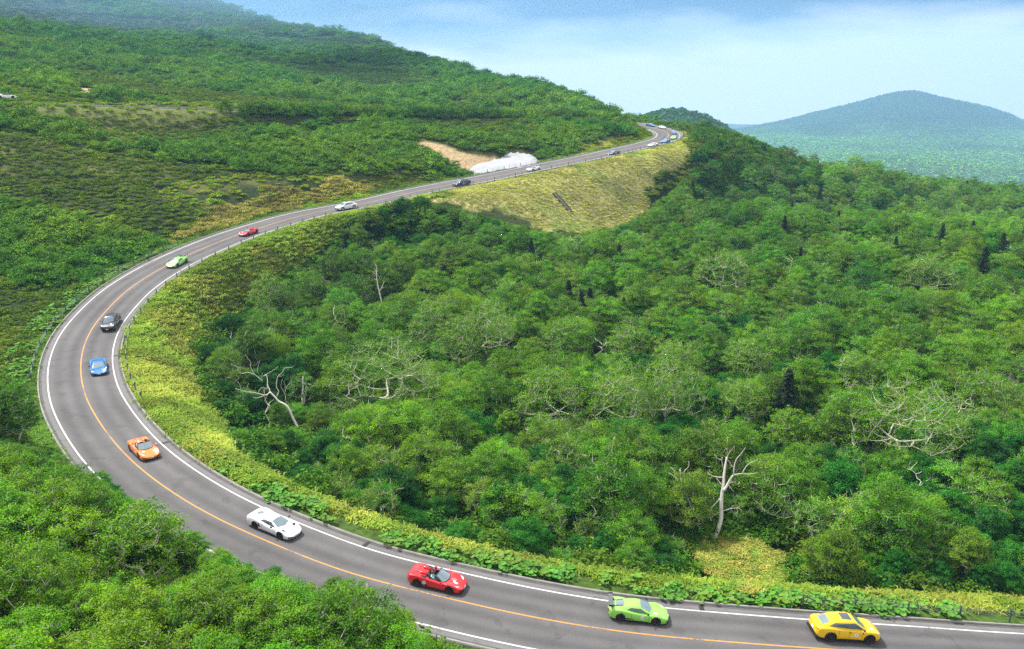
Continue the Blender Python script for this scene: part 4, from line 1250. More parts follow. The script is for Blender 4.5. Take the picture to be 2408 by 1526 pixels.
# --- far mountain forest
mx, my = jgrid(450, 3200, 1100, 5300, 19, 19)
mz = zgrid(mx, my)
k_ = inframe(mx, my, mz, 20) & (project(np.c_[mx, my, mz])[1] < 450)
mx, my, mz = mx[k_], my[k_], mz[k_]
FB = [bush_mesh('far_crown', 71+k, 8, 1.5, 1.0, 11, .85, m_shrub_leaf) for k in range(3)]
s_ = rng.uniform(5.5, 8.5, len(mx))*np.where(my < 2500, .8, 1)
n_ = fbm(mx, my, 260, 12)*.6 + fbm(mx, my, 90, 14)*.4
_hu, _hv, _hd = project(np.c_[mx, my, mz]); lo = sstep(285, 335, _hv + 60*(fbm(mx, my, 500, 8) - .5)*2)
tn = np.stack([.3 + 1.7*lo + 1.4*(n_-.45), .6 + 1.4*lo + 1.2*(n_-.45), .8 + 2.2*lo], 1).clip(.2, 4)*rng.normal(1, .12, (len(mx), 1))  # tint paints sunlight on the lower slopes and dark blue cloud shadow above
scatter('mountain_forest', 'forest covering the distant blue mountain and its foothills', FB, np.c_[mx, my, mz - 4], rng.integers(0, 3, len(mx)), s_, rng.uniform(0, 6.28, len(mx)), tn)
print('mountain', len(mx))
mx, my = jgrid(80, 420, 850, 1350, 9, 23)
mz = zgrid(mx, my); k_ = inframe(mx, my, mz, 20); mx, my, mz = mx[k_], my[k_], mz[k_]
scatter('knoll_forest', 'dark green forest on the wooded knoll behind the loop', FB, np.c_[mx, my, mz - 1], rng.integers(0, 3, len(mx)), rng.uniform(2.6, 4.2, len(mx)), rng.uniform(0, 6.28, len(mx)), np.tile([.6, .8, .7], (len(mx), 1)))

# ---------------------------------------------------------------- haze
def haze_box():
    m = bpy.data.materials.new('haze'); m.use_nodes = True; nt = m.node_tree
    for n in list(nt.nodes): nt.nodes.remove(n)
    o = nt.nodes.new('ShaderNodeOutputMaterial'); v = nt.nodes.new('ShaderNodeVolumePrincipled')
    v.inputs['Color'].default_value = (.38, .68, 1.0, 1); v.inputs['Density'].default_value = 1.8e-4; v.inputs['Anisotropy'].default_value = .1
    nt.links.new(v.outputs[0], o.inputs['Volume'])
    z0, z1 = float(_Z.min()) - 30, 400.0
    me = MB().box((0, 1750, (z0+z1)/2), (9050, 7800, (z1-z0)/2)).mesh('haze', m)
    return link('haze', me, kind='stuff', label='pale blue air thickening with distance')
haze = haze_box()
# ---------------------------------------------------------------- cars
def car_paint():
    m, nt, b = new_mat('car_paint')
    o = nt.nodes.new('ShaderNodeObjectInfo')
    nt.links.new(o.outputs['Color'], b.inputs['Base Color'])
    b.inputs['Roughness'].default_value = .32; b.inputs['Coat Weight'].default_value = .7; b.inputs['Coat Roughness'].default_value = .06
    return m
m_paint = car_paint()
m_glass = plain('tinted_car_glass', (.045, .07, .08), .06, coat=.5)
m_glass.node_tree.nodes['Principled BSDF'].inputs['Specular IOR Level'].default_value = .9
m_screen = plain('windscreen_glass', (.15, .22, .245), .05, coat=.6)  # sky reflection put into the base colour as a pale blue tone
m_screen.node_tree.nodes['Principled BSDF'].inputs['Specular IOR Level'].default_value = 1.0
m_tyre = plain('tyre_rubber', (.018, .018, .018), .85)
m_rimd = plain('dark_alloy', (.05, .05, .052), .35, .7)
m_rims = plain('silver_alloy', (.62, .62, .63), .3, .8)
m_trim = plain('black_trim', (.015, .015, .017), .45)
m_cabin = plain('dark_cabin', (.02, .02, .022), .7)
m_redseat = plain('red_leather', (.42, .02, .025), .5)
m_lamp = plain('headlamp_lens', (.72, .74, .76), .12, coat=1)
m_tail = plain('tail_lamp_lens', (.35, .01, .01), .2, coat=1)
m_plate = plain('number_plate_white', (.80, .82, .80), .5)
m_ink = plain('dark_ink', (.03, .05, .06), .6)
m_disc = plain('red_brake_caliper', (.45, .02, .02), .5)
m_decal = plain('white_decal', (.82, .83, .83), .5)
m_carbon = plain('grey_carbon', (.09, .10, .12), .35, coat=.5)

def interp_tab(tab, xs):
    t = np.array(tab, float)
    return np.stack([np.interp(xs, t[:, 0], t[:, i]) for i in range(1, t.shape[1])], 1)
def smooth1(a, n=1):
    for _ in range(n):
        a = a.copy(); a[1:-1] = .25*a[:-2] + .5*a[1:-1] + .25*a[2:]
    return a
def loft(secs, close=True):
    """secs: (nx, m, 3) half sections from centre bottom or belt to centre top; mirrored to a full shell."""
    secs = np.asarray(secs); nx, m, _ = secs.shape
    mir = secs[:, ::-1].copy(); mir[:, :, 1] *= -1
    full = np.concatenate([secs, mir[:, 1:]], 1)
    k = full.shape[1]
    V = full.reshape(-1, 3); F = []
    for i in range(nx-1):
        for j in range(k-1):
            F.append((i*k+j, i*k+j+1, (i+1)*k+j+1, (i+1)*k+j))
    if close:
        F.append(tuple(range(k))[::-1]); F.append(tuple(range((nx-1)*k, nx*k)))
    return V, F, k
BODY = {
 # x, half width, widest z, shoulder z, centre z, bottom z
 'sport': dict(L=4.46, tab=[(-2.24, .70, .60, .74, .78, .34), (-2.16, .88, .58, .82, .87, .24), (-1.95, .94, .55, .88, .91, .18), (-1.6, .965, .52, .91, .93, .15), (-1.3, .965, .50, .91, .93, .13), (-.9, .945, .46, .85, .90, .12),
        (-.4, .92, .44, .77, .84, .12), (.2, .915, .42, .72, .78, .12), (.7, .93, .42, .72, .74, .12), (1.05, .95, .43, .775, .70, .12), (1.4, .955, .43, .765, .635, .13), (1.75, .92, .41, .64, .555, .14), (2.0, .85, .38, .53, .48, .15), (2.15, .72, .36, .46, .43, .17), (2.22, .50, .33, .40, .39, .21)],
        gh=[(-1.75, .40, .90, .50, .84), (-1.5, .46, .975, .60, .86), (-1.1, .50, 1.055, .72, .85), (-.8, .525, 1.11, .77, .82), (-.45, .545, 1.155, .79, .79), (-.12, .555, 1.165, .80, .765), (.05, .56, 1.135, .80, .75), (.35, .60, 1.03, .80, .735), (.65, .655, .905, .79, .72), (.92, .66, .775, .74, .70), (1.02, .56, .715, .60, .69)],
        wheels=(1.27, -1.35), r=.335, tw=.28, arch=1.11, side=[(.66, .79), (-.95, .90), (-.62, 1.065), (.08, 1.07)], screen=[(.93, .60), (.76, .645), (.10, .505), (.05, 0)]),
 'wedge': dict(L=4.8, tab=[(-2.38, .74, .60, .76, .80, .36), (-2.28, .92, .58, .86, .90, .26), (-2.05, .98, .55, .91, .94, .19), (-1.7, 1.0, .52, .94, .95, .15), (-1.4, 1.005, .50, .93, .95, .13), (-.95, .985, .46, .86, .92, .12),
        (-.4, .955, .44, .77, .85, .12), (.2, .95, .42, .71, .78, .12), (.8, .965, .42, .72, .72, .12), (1.2, .99, .43, .775, .67, .12), (1.5, .995, .43, .775, .61, .13), (1.7, .98, .42, .70, .57, .135), (1.85, .96, .41, .60, .53, .14), (2.15, .88, .37, .49, .45, .15), (2.32, .72, .34, .41, .40, .17), (2.40, .48, .31, .36, .36, .2)],
        gh=[(-1.9, .42, .91, .52, .85), (-1.6, .47, .975, .62, .87), (-1.15, .50, 1.045, .74, .86), (-.8, .53, 1.09, .79, .83), (-.4, .55, 1.125, .81, .79), (-.02, .56, 1.13, .82, .76), (.18, .57, 1.095, .82, .745), (.5, .61, .98, .81, .73), (.85, .67, .85, .80, .71), (1.15, .66, .73, .74, .68), (1.25, .54, .675, .58, .66)],
        wheels=(1.45, -1.28), r=.345, tw=.30, arch=1.11, side=[(.80, .765), (-.85, .89), (-.55, 1.03), (.2, 1.04)], screen=[(1.14, .60), (.95, .66), (.24, .515), (.18, 0)]),
 'suv': dict(L=5.1, tab=[(-2.54, .70, .85, .98, 1.02, .50), (-2.46, .90, .82, 1.05, 1.09, .38), (-2.2, .97, .78, 1.10, 1.13, .30), (-1.8, 1.0, .72, 1.12, 1.13, .26), (-1.4, 1.005, .68, 1.11, 1.12, .25), (-.9, .985, .62, 1.06, 1.10, .25),
        (-.2, .965, .60, 1.02, 1.07, .25), (.5, .965, .60, 1.00, 1.05, .25), (1.0, .975, .60, 1.01, 1.03, .25), (1.4, .99, .60, 1.01, 1.0, .25), (1.8, .98, .58, .97, .96, .26), (2.15, .93, .55, .88, .88, .27), (2.38, .84, .52, .77, .79, .29), (2.5, .66, .50, .68, .70, .33), (2.55, .45, .48, .60, .62, .4)],
        gh=[(-2.3, .46, 1.13, .62, 1.06), (-2.0, .53, 1.26, .74, 1.08), (-1.6, .58, 1.42, .83, 1.07), (-1.1, .61, 1.555, .86, 1.05), (-.6, .62, 1.625, .87, 1.03), (-.1, .63, 1.64, .87, 1.0), (.2, .63, 1.615, .87, 1.0), (.45, .635, 1.55, .87, .99), (.75, .66, 1.38, .87, .98), (1.05, .70, 1.19, .85, .98), (1.3, .68, 1.04, .78, .97), (1.4, .55, .99, .6, .95)],
        wheels=(1.52, -1.48), r=.40, tw=.30, arch=1.13, side=[(1.0, 1.11), (-1.65, 1.21), (-1.2, 1.44), (.32, 1.51)], screen=[(1.28, .60), (1.10, .69), (.48, .575), (.42, 0)]),
}
_car_cache = {}
def build_shells(style, open_top):
    key = (style, open_top)
    if key in _car_cache: return _car_cache[key]
    S = BODY[style]; t = np.array(S['tab']); xs = np.linspace(t[0, 0], t[-1, 0], 76)
    q = smooth1(interp_tab(S['tab'], xs), 2)
    secs = []
    for x, (hw, zm, zs, zc, zb) in zip(xs, q):
        pts = np.array([(x, 0, zb), (x, hw*.5, zb), (x, hw*.90, zb), (x, hw*.975, zb+.09), (x, hw, zm), (x, hw*.985, zm*.45+zs*.55), (x, hw*.93, zs - .012), (x, hw*.84, zs + .008), (x, hw*.66, zs*.45 + zc*.55), (x, hw*.34, zc + .004), (x, 0, zc + .008)])
        secs.append(crom(pts, 2))
    V, F, k = loft(secs)
    V = np.array(V)
    R_ = S['r']*S['arch']
    for cx in S['wheels']:
        side = (np.abs(V[:, 1]) > .78) & (V[:, 2] < S['r']*2.06)
        d = np.hypot(V[:, 0]-cx, V[:, 2]-S['r'])
        m = side & (d > R_*.80) & (d < R_*1.10) & (V[:, 2] > S['r']*.4)
        V[m, 0] = cx + (V[m, 0]-cx)*R_/d[m]; V[m, 2] = S['r'] + (V[m, 2]-S['r'])*R_/d[m]
    F2 = []
    cab = (-.78 if style != 'suv' else -9, .62)
    for f in F:
        c = V[list(f)].mean(0)
        if len(f) == 4 and abs(c[1]) > .70 and c[2] < S['r']*2.10 and any(math.hypot(c[0]-cx, c[2]-S['r']) < R_*.985 for cx in S['wheels']): continue
        if open_top and len(f) == 4 and cab[0] < c[0] < cab[1] and abs(c[1]) < .66 and c[2] > .6: continue
        F2.append(f)
    body = MB().add(V, F2)
    # greenhouse
    g = np.array(S['gh']); gx = np.linspace(g[0, 0], g[-1, 0], 44); gq = smooth1(interp_tab(S['gh'], gx), 1)
    secs = []
    for x, (wr, zr, wb, zb) in zip(gx, gq):
        h = max(zr - zb, .02)
        pts = np.array([(x, wb, zb - .05), (x, wb*.985, zb + .12*h), (x, wb*.5 + wr*.5 + .015, zb + .60*h), (x, wr + .02, zr - .12*h), (x, wr*.86, zr - .02*h), (x, wr*.45, zr + .008), (x, 0, zr + .014)])
        secs.append(crom(pts, 2))
    GV, GF, _ = loft(secs, False)
    full = BVHTree.FromPolygons([Vector(v) for v in V], [tuple(f) for f in F])
    ghb = BVHTree.FromPolygons([Vector(v) for v in GV], [tuple(f) for f in GF])
    _car_cache[key] = (body.mesh('body', m_paint, True), (GV, GF), full, ghb, S)
    return _car_cache[key]
def drape(trees, corners, mode, off=.006, n=8, sgn=1):
    """Patch draped on the shell: corners in (x, y) from above, (x, z) from a side, (y, z) from front or rear."""
    A, B, C_, D_ = [np.array(c, float) for c in corners]
    mb = MB(); P = []; ok = True
    for i in range(n+1):
        for j in range(n+1):
            a, b = i/n, j/n
            p = (A*(1-a) + B*a)*(1-b) + (D_*(1-a) + C_*a)*b
            if mode == 'top': o, d = Vector((p[0], p[1], 3)), Vector((0, 0, -1))
            elif mode == 'side': o, d = Vector((p[0], 3*sgn, p[1])), Vector((0, -sgn, 0))
            else: o, d = Vector((4*sgn, p[0], p[1])), Vector((-sgn, 0, 0))
            best = None
            for t in trees:
                h = t.ray_cast(o, d)
                if h[0] is not None and (best is None or h[3] < best[3]): best = h
            P.append(None if best is None else best[0] - d*off)
    last = next((p for p in P if p is not None), Vector((0, 0, 0)))
    P = [p if p is not None else last for p in P]
    F = [(i*(n+1)+j, i*(n+1)+j+1, (i+1)*(n+1)+j+1, (i+1)*(n+1)+j) for i in range(n) for j in range(n)]
    return mb.add(P, F)
def wheel_meshes(S, spokes, rim_mat):
    r, w = S['r'], S['tw']
    tyre = MB().lathe([(-w/2+.02, r*.66), (-w/2, r*.80), (-w/2+.015, r*.95), (-w/2+.05, r), (w/2-.05, r), (w/2-.015, r*.95), (w/2, r*.80), (w/2-.02, r*.66)], n=26).mesh('tyre', m_tyre, True)
    rim = MB().lathe([(w/2-.02, r*.67), (w/2-.035, r*.62), (w/2-.10, r*.60), (w/2-.13, r*.30), (w/2-.13, 0.001)], n=26)
    for k in range(spokes):
        for dt in (-.11, .11):
            a = 2*PI*k/spokes + dt; b = 2*PI*k/spokes + dt*1.9
            p0 = Vector((math.cos(a)*r*.12, w/2-.045, math.sin(a)*r*.12)); p1 = Vector((math.cos(b)*r*.63, w/2-.03, math.sin(b)*r*.63))
            rim.tube([p0, p1], [.022, .018], 4)
    rim.lathe([(w/2-.02, .002), (w/2-.02, .045), (w/2-.06, .05)], n=10)
    return tyre, rim.mesh('rim', rim_mat, False)
def digits(txt, cx, cz, h, sgn, trees, S):
    """Small figures as draped strokes for the door stickers."""
    seg = {'1': [(.5, 0, .5, 1)], '4': [(.15, 1, .15, .45), (.15, .45, .85, .45), (.75, 1, .75, 0)], '3': [(.1, 1, .85, 1), (.1, .5, .85, .5), (.1, 0, .85, 0), (.85, 0, .85, 1)], '8': [(.1, 1, .85, 1), (.1, .5, .85, .5), (.1, 0, .85, 0), (.85, 0, .85, 1), (.1, 0, .1, 1)],
           '7': [(.1, 1, .85, 1), (.85, 1, .4, 0)], '2': [(.1, 1, .85, 1), (.85, 1, .85, .5), (.85, .5, .1, .5), (.1, .5, .1, 0), (.1, 0, .85, 0)]}
    mb = MB(); w = h*.62
    for q, ch in enumerate(txt):
        ox = (q - (len(txt)-1)/2)*w*1.25
        for (a, b, c, d) in seg[ch]:
            x0, z0, x1, z1 = ox + (a-.5)*w, cz + (b-.5)*h, ox + (c-.5)*w, cz + (d-.5)*h
            # text reads left to right seen from the given side
            m = -1 if sgn > 0 else 1
            x0, x1 = cx + m*x0, cx + m*x1
            L = math.hypot(x1-x0, z1-z0) or 1; nx, nz = -(z1-z0)/L*h*.11, (x1-x0)/L*h*.11
            p = drape(trees, [(x0+nx, z0+nz), (x1+nx, z1+nz), (x1-nx, z1-nz), (x0-nx, z0-nz)], 'side', .02, 1, sgn)
            mb.add(p.v, p.f)
    return mb
CAR_N = [0]
def make_car(name, label, style, color, open_top=False, wing=False, rim=None, spokes=5, number=None, num_x=.35, hood_mark=None, seats=None, roof_glass=False, group='sports cars driving in convoy', black_mirror=True, trim_glass=None, caliper=False, cap_heads=False):
    body_me, (GV, GF), full, ghb, S = build_shells(style, open_top)
    root = thing(name, label, 'car', group=group)
    col4 = tuple(color) + (1,)
    def part(n, data, parent=None):
        o = link(n, data, parent or root); o.color = col4; return o
    part('body', body_me)
    r = S['r']; hwm = max(a[1] for a in S['tab'])
    sh = lambda x: float(np.interp(x, [a[0] for a in S['tab']], [a[1] for a in S['tab']]))
    zC = lambda x: float(np.interp(x, [a[0] for a in S['tab']], [a[4] for a in S['tab']]))
    trees = [full] if open_top else [full, ghb]
    suv = style == 'suv'
    if not open_top:
        part('roof', MB().add(GV, GF).mesh('roof', m_paint, True))
        for sg in (1, -1):
            part('side_window', drape([ghb, full], S['side'], 'side', .007, 10, sg).mesh('side_window', m_glass, True))
        a, b, c, d = S['screen']
        mb = MB()
        for sg in (1, -1):
            p = drape([ghb, full], [(a[0], 0), (b[0], b[1]*sg), (c[0], c[1]*sg), (d[0], 0)], 'top', .007, 9)
            mb.add(p.v, p.f)
        part('windscreen', mb.mesh('windscreen', m_screen, True))
        if suv:
            part('rear_window', drape([ghb, full], [(-2.12, -.56), (-2.12, .56), (-1.55, .52), (-1.55, -.52)], 'top', .007, 8).mesh('rear_window', m_screen, True))
            if roof_glass:
                part('sunroof', drape([ghb], [(-.62, -.42), (-.62, .42), (.12, .46), (.12, -.46)], 'top', .007, 6).mesh('sunroof', m_glass, True))
            part('antenna_fin', MB().tube([(-1.25, 0, 1.52), (-1.32, 0, 1.60)], [.03, .01], 5).mesh('antenna_fin', m_paint))
        else:
            if style == 'sport':
                part('engine_cover', drape(trees, [(-1.72, -.30), (-1.72, .30), (-1.12, .34), (-1.12, -.34)], 'top', .008, 6).mesh('engine_cover', m_screen, True))
                for sg in (1, -1):
                    part('deck_vent', drape(trees, [(-1.98, .30*sg), (-1.98, .40*sg), (-1.20, .46*sg), (-1.20, .36*sg)], 'top', .01, 5).mesh('deck_vent', m_trim))
            else:
                part('engine_cover', drape(trees, [(-1.95, 0), (-1.55, .34), (-1.15, 0), (-1.55, -.34)], 'top', .008, 6).mesh('engine_cover', m_screen, True))
                for sg in (1, -1):
                    part('deck_vent', drape(trees, [(-1.3, .52*sg), (-1.3, .55*sg), (-1.0, .66*sg), (-1.0, .63*sg)], 'top', .01, 3).mesh('deck_vent', m_trim))
    else:
        dx = 0
        tub = MB()
        x0, x1, w = -.80, .64, .67
        zt = .80
        tub.add([(x0, -w, .30), (x1, -w, .30), (x1, w, .30), (x0, w, .30), (x0, -w, zt), (x1, -w, .735), (x1, w, .735), (x0, w, zt)],
                [(0, 1, 2, 3), (0, 4, 5, 1), (1, 5, 6, 2), (2, 6, 7, 3), (3, 7, 4, 0)])
        part('cabin', tub.mesh('cabin', m_cabin))
        dash = MB().box((.52, 0, .68), (.12, .62, .07)); part('dashboard', dash.mesh('dashboard', m_cabin))
        smt = m_redseat if seats == 'red' else plain('orange_seat', (.55, .16, .02), .6) if seats == 'orange' else m_cabin
        for sg in (1, -1):
            s = MB().box((-.20, .34*sg, .42), (.26, .23, .09)); s.tube([(-.46, .34*sg, .45), (-.60, .34*sg, .80), (-.64, .34*sg, .98)], [.24, .22, .12], 8)
            part('seat', s.mesh('seat', smt, True))
            bt = MB(); bt.tube([(-.72, .36*sg, .88), (-1.15, .36*sg, .95), (-1.65, .36*sg, .93)], [.15, .13, .05], 8)
            part('roll_fairing', bt.mesh('roll_fairing', m_paint if style == 'sport' else m_trim, True))
            part('deck_vent', drape([full], [(-1.95, .12*sg), (-1.95, .22*sg), (-1.35, .30*sg), (-1.35, .18*sg)], 'top', .012, 4).mesh('deck_vent', m_carbon))
            part('side_scoop', drape([full], [(-1.15, .60*sg), (-1.05, .82*sg), (-.62, .86*sg), (-.80, .62*sg)], 'top', .012, 4).mesh('side_scoop', m_trim))
        part('bulkhead', MB().box((-.76, 0, .80), (.05, .64, .10)).mesh('bulkhead', m_trim))
        st = MB(); st.tube([(.30 + .13*math.cos(t)*.3, -.34*1 + .17*math.cos(t), .74 + .17*math.sin(t)) for t in np.linspace(0, 2*PI, 13)], .016, 5, False)
        part('steering_wheel', st.mesh('steering_wheel', m_trim))
        # raked screen with its frame
        zt, xt = 1.13, .06
        fr = MB(); base = [(.60, -.72, .74), (.86, -.50, .755), (.95, 0, .76), (.86, .50, .755), (.60, .72, .74)]; top = [(xt-.03, -.56, zt-.03), (xt, -.38, zt), (xt+.02, 0, zt+.012), (xt, .38, zt), (xt-.03, .56, zt-.03)]
        gl = MB().add(base + top, [(i, i+1, i+6, i+5) for i in range(4)])
        fr.tube(top, .028, 6); fr.tube([base[0], top[0]], .03, 6); fr.tube([base[4], top[4]], .03, 6); fr.tube(base, .022, 5)
        part('windscreen', gl.mesh('windscreen', m_screen, True)); part('screen_frame', fr.mesh('screen_frame', m_trim if not black_mirror or True else m_paint, True))
        for sg in (1, -1):
            part('side_window', MB().add([(.60, .715*sg, .76), (.12, .70*sg, .79), (.02, .60*sg, 1.08), (.05, .585*sg, 1.10)], [(0, 1, 2, 3)]).mesh('side_window', m_glass))
    # wheels
    tyre, rimm = wheel_meshes(S, spokes, rim or m_rimd)
    for cx in S['wheels']:
        for sg in (1, -1):
            wy = (sh(cx) - S['tw']/2 - .015)*sg
            wh = link('wheel', tyre, root); wh.location = (cx, wy, r)
            if sg < 0: wh.rotation_euler = (0, 0, PI)
            link('rim', rimm, wh)
            if caliper:
                link('brake_caliper', MB().box((r*.30, S['tw']/2-.09, r*.25), (.05, .03, .08)).mesh('brake_caliper', m_disc), wh)
            ar = MB(); y0, y1 = sh(cx)*.96*sg, (sh(cx) - S['tw'] - .16)*sg
            R_ = r*1.03; n = 14
            Vv = [(cx + R_*math.cos(t), y, r + R_*math.sin(t)) for y in (y0, y1) for t in np.linspace(-.35, PI+.35, n)]
            ar.add(Vv + [(cx, y1, r)], [(i, i+1, n+i+1, n+i) for i in range(n-1)] + [(n+i, n+i+1, 2*n) for i in range(n-1)])
            part('wheel_arch', ar.mesh('wheel_arch', m_trim))
            if suv:
                fl = MB(); fl.tube([(cx + (R_+.02)*math.cos(t), (sh(cx)+.005)*sg, r + (R_+.02)*math.sin(t)) for t in np.linspace(-.2, PI+.2, 15)], .035, 5)
                part('arch_flare', fl.mesh('arch_flare', m_trim if color[0] > .5 and color[1] > .3 and color[2] < .3 else m_trim, True))
    # sills, lamps, intakes, plates
    xf, xr = S['tab'][-1][0], S['tab'][0][0]
    for sg in (1, -1):
        part('sill', MB().box(((S['wheels'][0]+S['wheels'][1])/2, (sh(0)-.03)*sg, S['tab'][6][5]+.03), (.88, .05, .05)).mesh('sill', m_trim))
        mx, mz = ((.62, .88) if not suv else (.92, 1.18))
        mr = MB(); mr.tube([(mx+.07, (sh(mx)+.02)*sg, mz), (mx, (sh(mx)+.13)*sg, mz+.02), (mx-.07, (sh(mx)+.12)*sg, mz+.02)], [.035, .085, .06], 6); mr.tube([(mx+.08, (sh(mx)-.16)*sg, mz-.06), (mx, (sh(mx)+.08)*sg, mz)], .022, 4)
        part('door_mirror', mr.mesh('door_mirror', m_trim if black_mirror else m_paint, True))
        if suv:
            hl = [(xf-.34, .56*sg), (xf-.22, .52*sg), (xf-.36, .84*sg), (xf-.50, .86*sg)]
        else:
            hl = [(xf-.42, .56*sg), (xf-.30, .50*sg), (xf-.36, .74*sg), (xf-.66, .80*sg)]
        part('headlight', drape([full], hl, 'top', .012, 4).mesh('headlight', m_lamp, True))
        z0 = .24 if not suv else .38
        part('front_intake', drape([full], [(.34*sg, z0), (.80*sg, z0+.02), (.84*sg, z0+.17), (.46*sg, z0+.12)], 'front', .012, 5, 1).mesh('front_intake', m_trim))
        part('tail_light', drape([full], [(.48*sg, .70 if not suv else .93), (.82*sg, .70 if not suv else .93), (.84*sg, .77 if not suv else .99), (.48*sg, .77 if not suv else .99)], 'front', .014, 4, -1).mesh('tail_light', m_tail))
        if not suv:
            part('side_intake', drape([full], [(-.62, .38), (-.92, .42), (-1.00 if style == 'sport' else -.93, .74), (-.86, .72)] if style == 'wedge' else [(-.30, .30), (-.98, .24), (-.98, .36), (-.66, .36)], 'side', .012, 4, sg).mesh('side_intake', m_trim))
        else:
            part('fender_vent', drape([full], [(1.02, .80), (.94, .96), (.90, .96), (.96, .80)], 'side', .012, 2, sg).mesh('fender_vent', m_trim))
            dh = MB().box((-.05, sh(0)*sg*1.0, .88), (.10, .015, .015)); part('door_handle', dh.mesh('door_handle', m_trim))
        # door shut lines
        dl = MB()
        xd = (-.55, .72) if not suv else (-.9, -.08, .92)
        for x_ in xd:
            p = drape([full], [(x_-.008, S['tab'][6][5]+.12), (x_+.008, S['tab'][6][5]+.12), (x_+.008, .70 if not suv else .98), (x_-.008, .70 if not suv else .98)], 'side', .008, 4, sg); dl.add(p.v, p.f)
        part('door_gap', dl.mesh('door_gap', m_trim))
        if number:
            zc = .50 if not suv else .70
            hx = MB(); ring = []
            for k in range(6):
                t = PI/2 + k*PI/3; o, d = Vector((num_x + .16*math.cos(t), 3*sg, zc + .16*math.sin(t))), Vector((0, -sg, 0))
                h = full.ray_cast(o, d); ring.append(h[0] - d*.010)
            h = full.ray_cast(Vector((num_x, 3*sg, zc)), Vector((0, -sg, 0))); cpt = h[0] - Vector((0, -sg, 0))*.012
            hx.add(ring + [cpt], [(k, (k+1) % 6, 6) for k in range(6)])
            dcl = part('number_sticker', hx.mesh('number_sticker', m_decal))
            link('number', digits(number, num_x, zc, .13, sg, [full], S).mesh('number', m_ink), dcl)
    z0 = .22 if not suv else .36
    part('front_splitter', MB().box((xf-.16, 0, .135 if not suv else .30), (.14, .70, .02)).mesh('front_splitter', m_trim))
    part('centre_intake', drape([full], [(-.30, z0), (.30, z0), (.24, z0+.08), (-.24, z0+.08)], 'front', .010, 5, 1).mesh('centre_intake', m_trim))
    if suv:
        part('grille', drape([full], [(-.70, .46), (.70, .46), (.60, .64), (-.60, .64)], 'front', .009, 7, 1).mesh('grille', m_trim))
        part('bumper_blade', MB().box((-2.50, 0, .34), (.10, .84, .07)).mesh('bumper_blade', m_trim))
    pz = z0 + .10
    pl = MB().box((xf + .015, 0, pz), (.008, .165, .085)); o = part('number_plate', pl.mesh('number_plate', m_plate))
    link('plate_marks', MB().box((xf+.026, -.02, pz-.02), (.003, .10, .028)).box((xf+.026, 0, pz+.045), (.003, .06, .014)).mesh('plate_marks', plain('plate_green', (.03, .16, .09), .6)), o)
    o = part('number_plate', MB().box((xr - .012, 0, .50 if not suv else .66), (.008, .165, .085)).mesh('number_plate', m_plate))
    part('rear_grille', drape([full], [(-.76, .30 if not suv else .44), (.76, .30 if not suv else .44), (.70, .62 if not suv else .86), (-.70, .62 if not suv else .86)], 'front', .008, 6, -1).mesh('rear_grille', m_trim if not (suv and color[0] > .5 and color[1] > .3 and color[2] < .3) else m_paint, True))
    part('floor', MB().box((0, 0, .17 if not suv else .3), (1.9, .62, .03)).mesh('floor', m_trim))
    if not suv:
        part('diffuser', MB().box((xr+.12, 0, .25), (.10, .62, .06)).mesh('diffuser', m_trim))
    if wing:
        wg = MB()
        wg.add([(-2.30, -.82, 1.17), (-1.98, -.82, 1.15), (-1.98, .82, 1.15), (-2.30, .82, 1.17), (-2.30, -.82, 1.20), (-1.98, -.82, 1.17), (-1.98, .82, 1.17), (-2.30, .82, 1.20)], [(3, 2, 1, 0), (4, 5, 6, 7), (0, 1, 5, 4), (1, 2, 6, 5), (2, 3, 7, 6), (3, 0, 4, 7)])
        w_ = part('rear_wing', wg.mesh('rear_wing', m_carbon))
        for sg in (1, -1):
            link('wing_strut', MB().add([(-2.05, .42*sg-.012, .86), (-1.82, .42*sg-.012, .86), (-2.02, .42*sg-.012, 1.16), (-2.18, .42*sg-.012, 1.16), (-2.05, .42*sg+.012, .86), (-1.82, .42*sg+.012, .86), (-2.02, .42*sg+.012, 1.16), (-2.18, .42*sg+.012, 1.16)],
                 [(0, 1, 2, 3), (7, 6, 5, 4), (0, 4, 5, 1), (1, 5, 6, 2), (2, 6, 7, 3), (3, 7, 4, 0)]).mesh('wing_strut', m_trim), w_)
            link('wing_end_plate', MB().box((-2.14, .83*sg, 1.17), (.18, .012, .07)).mesh('wing_end_plate', m_trim), w_)
    if hood_mark:
        if hood_mark == 'disc':
            hx, hy = (xf-1.0, -.42) if not suv else (xf-.75, .42 if label.startswith('glossy black') else -.40)
            rg = []
            for k in range(10):
                t = 2*PI*k/10; o = Vector((hx + .15*math.cos(t), hy + .13*math.sin(t), 3)); h = full.ray_cast(o, Vector((0, 0, -1))); rg.append(h[0] + Vector((0, 0, .012)))
            h = full.ray_cast(Vector((hx, hy, 3)), Vector((0, 0, -1))); rg.append(h[0] + Vector((0, 0, .014)))
            part('hood_sticker', MB().add(rg, [(k, (k+1) % 10, 10) for k in range(10)]).mesh('hood_sticker', m_decal))
        else:   # large white emblem: an oval with a ring beside it
            mb = MB()
            for (hx, hy, ra, rb_) in ((1.52, -.20, .20, .11), (1.36, -.02, .10, .09)):
                rg = []
                for k in range(12):
                    t = 2*PI*k/12; o = Vector((hx + ra*math.cos(t), hy + rb_*math.sin(t), 3)); h = full.ray_cast(o, Vector((0, 0, -1))); rg.append(h[0] + Vector((0, 0, .012)))
                h = full.ray_cast(Vector((hx, hy, 3)), Vector((0, 0, -1))); rg.append(h[0] + Vector((0, 0, .014)))
                mb.add(rg, [(k, (k+1) % 12, 12) for k in range(12)])
            rg = []
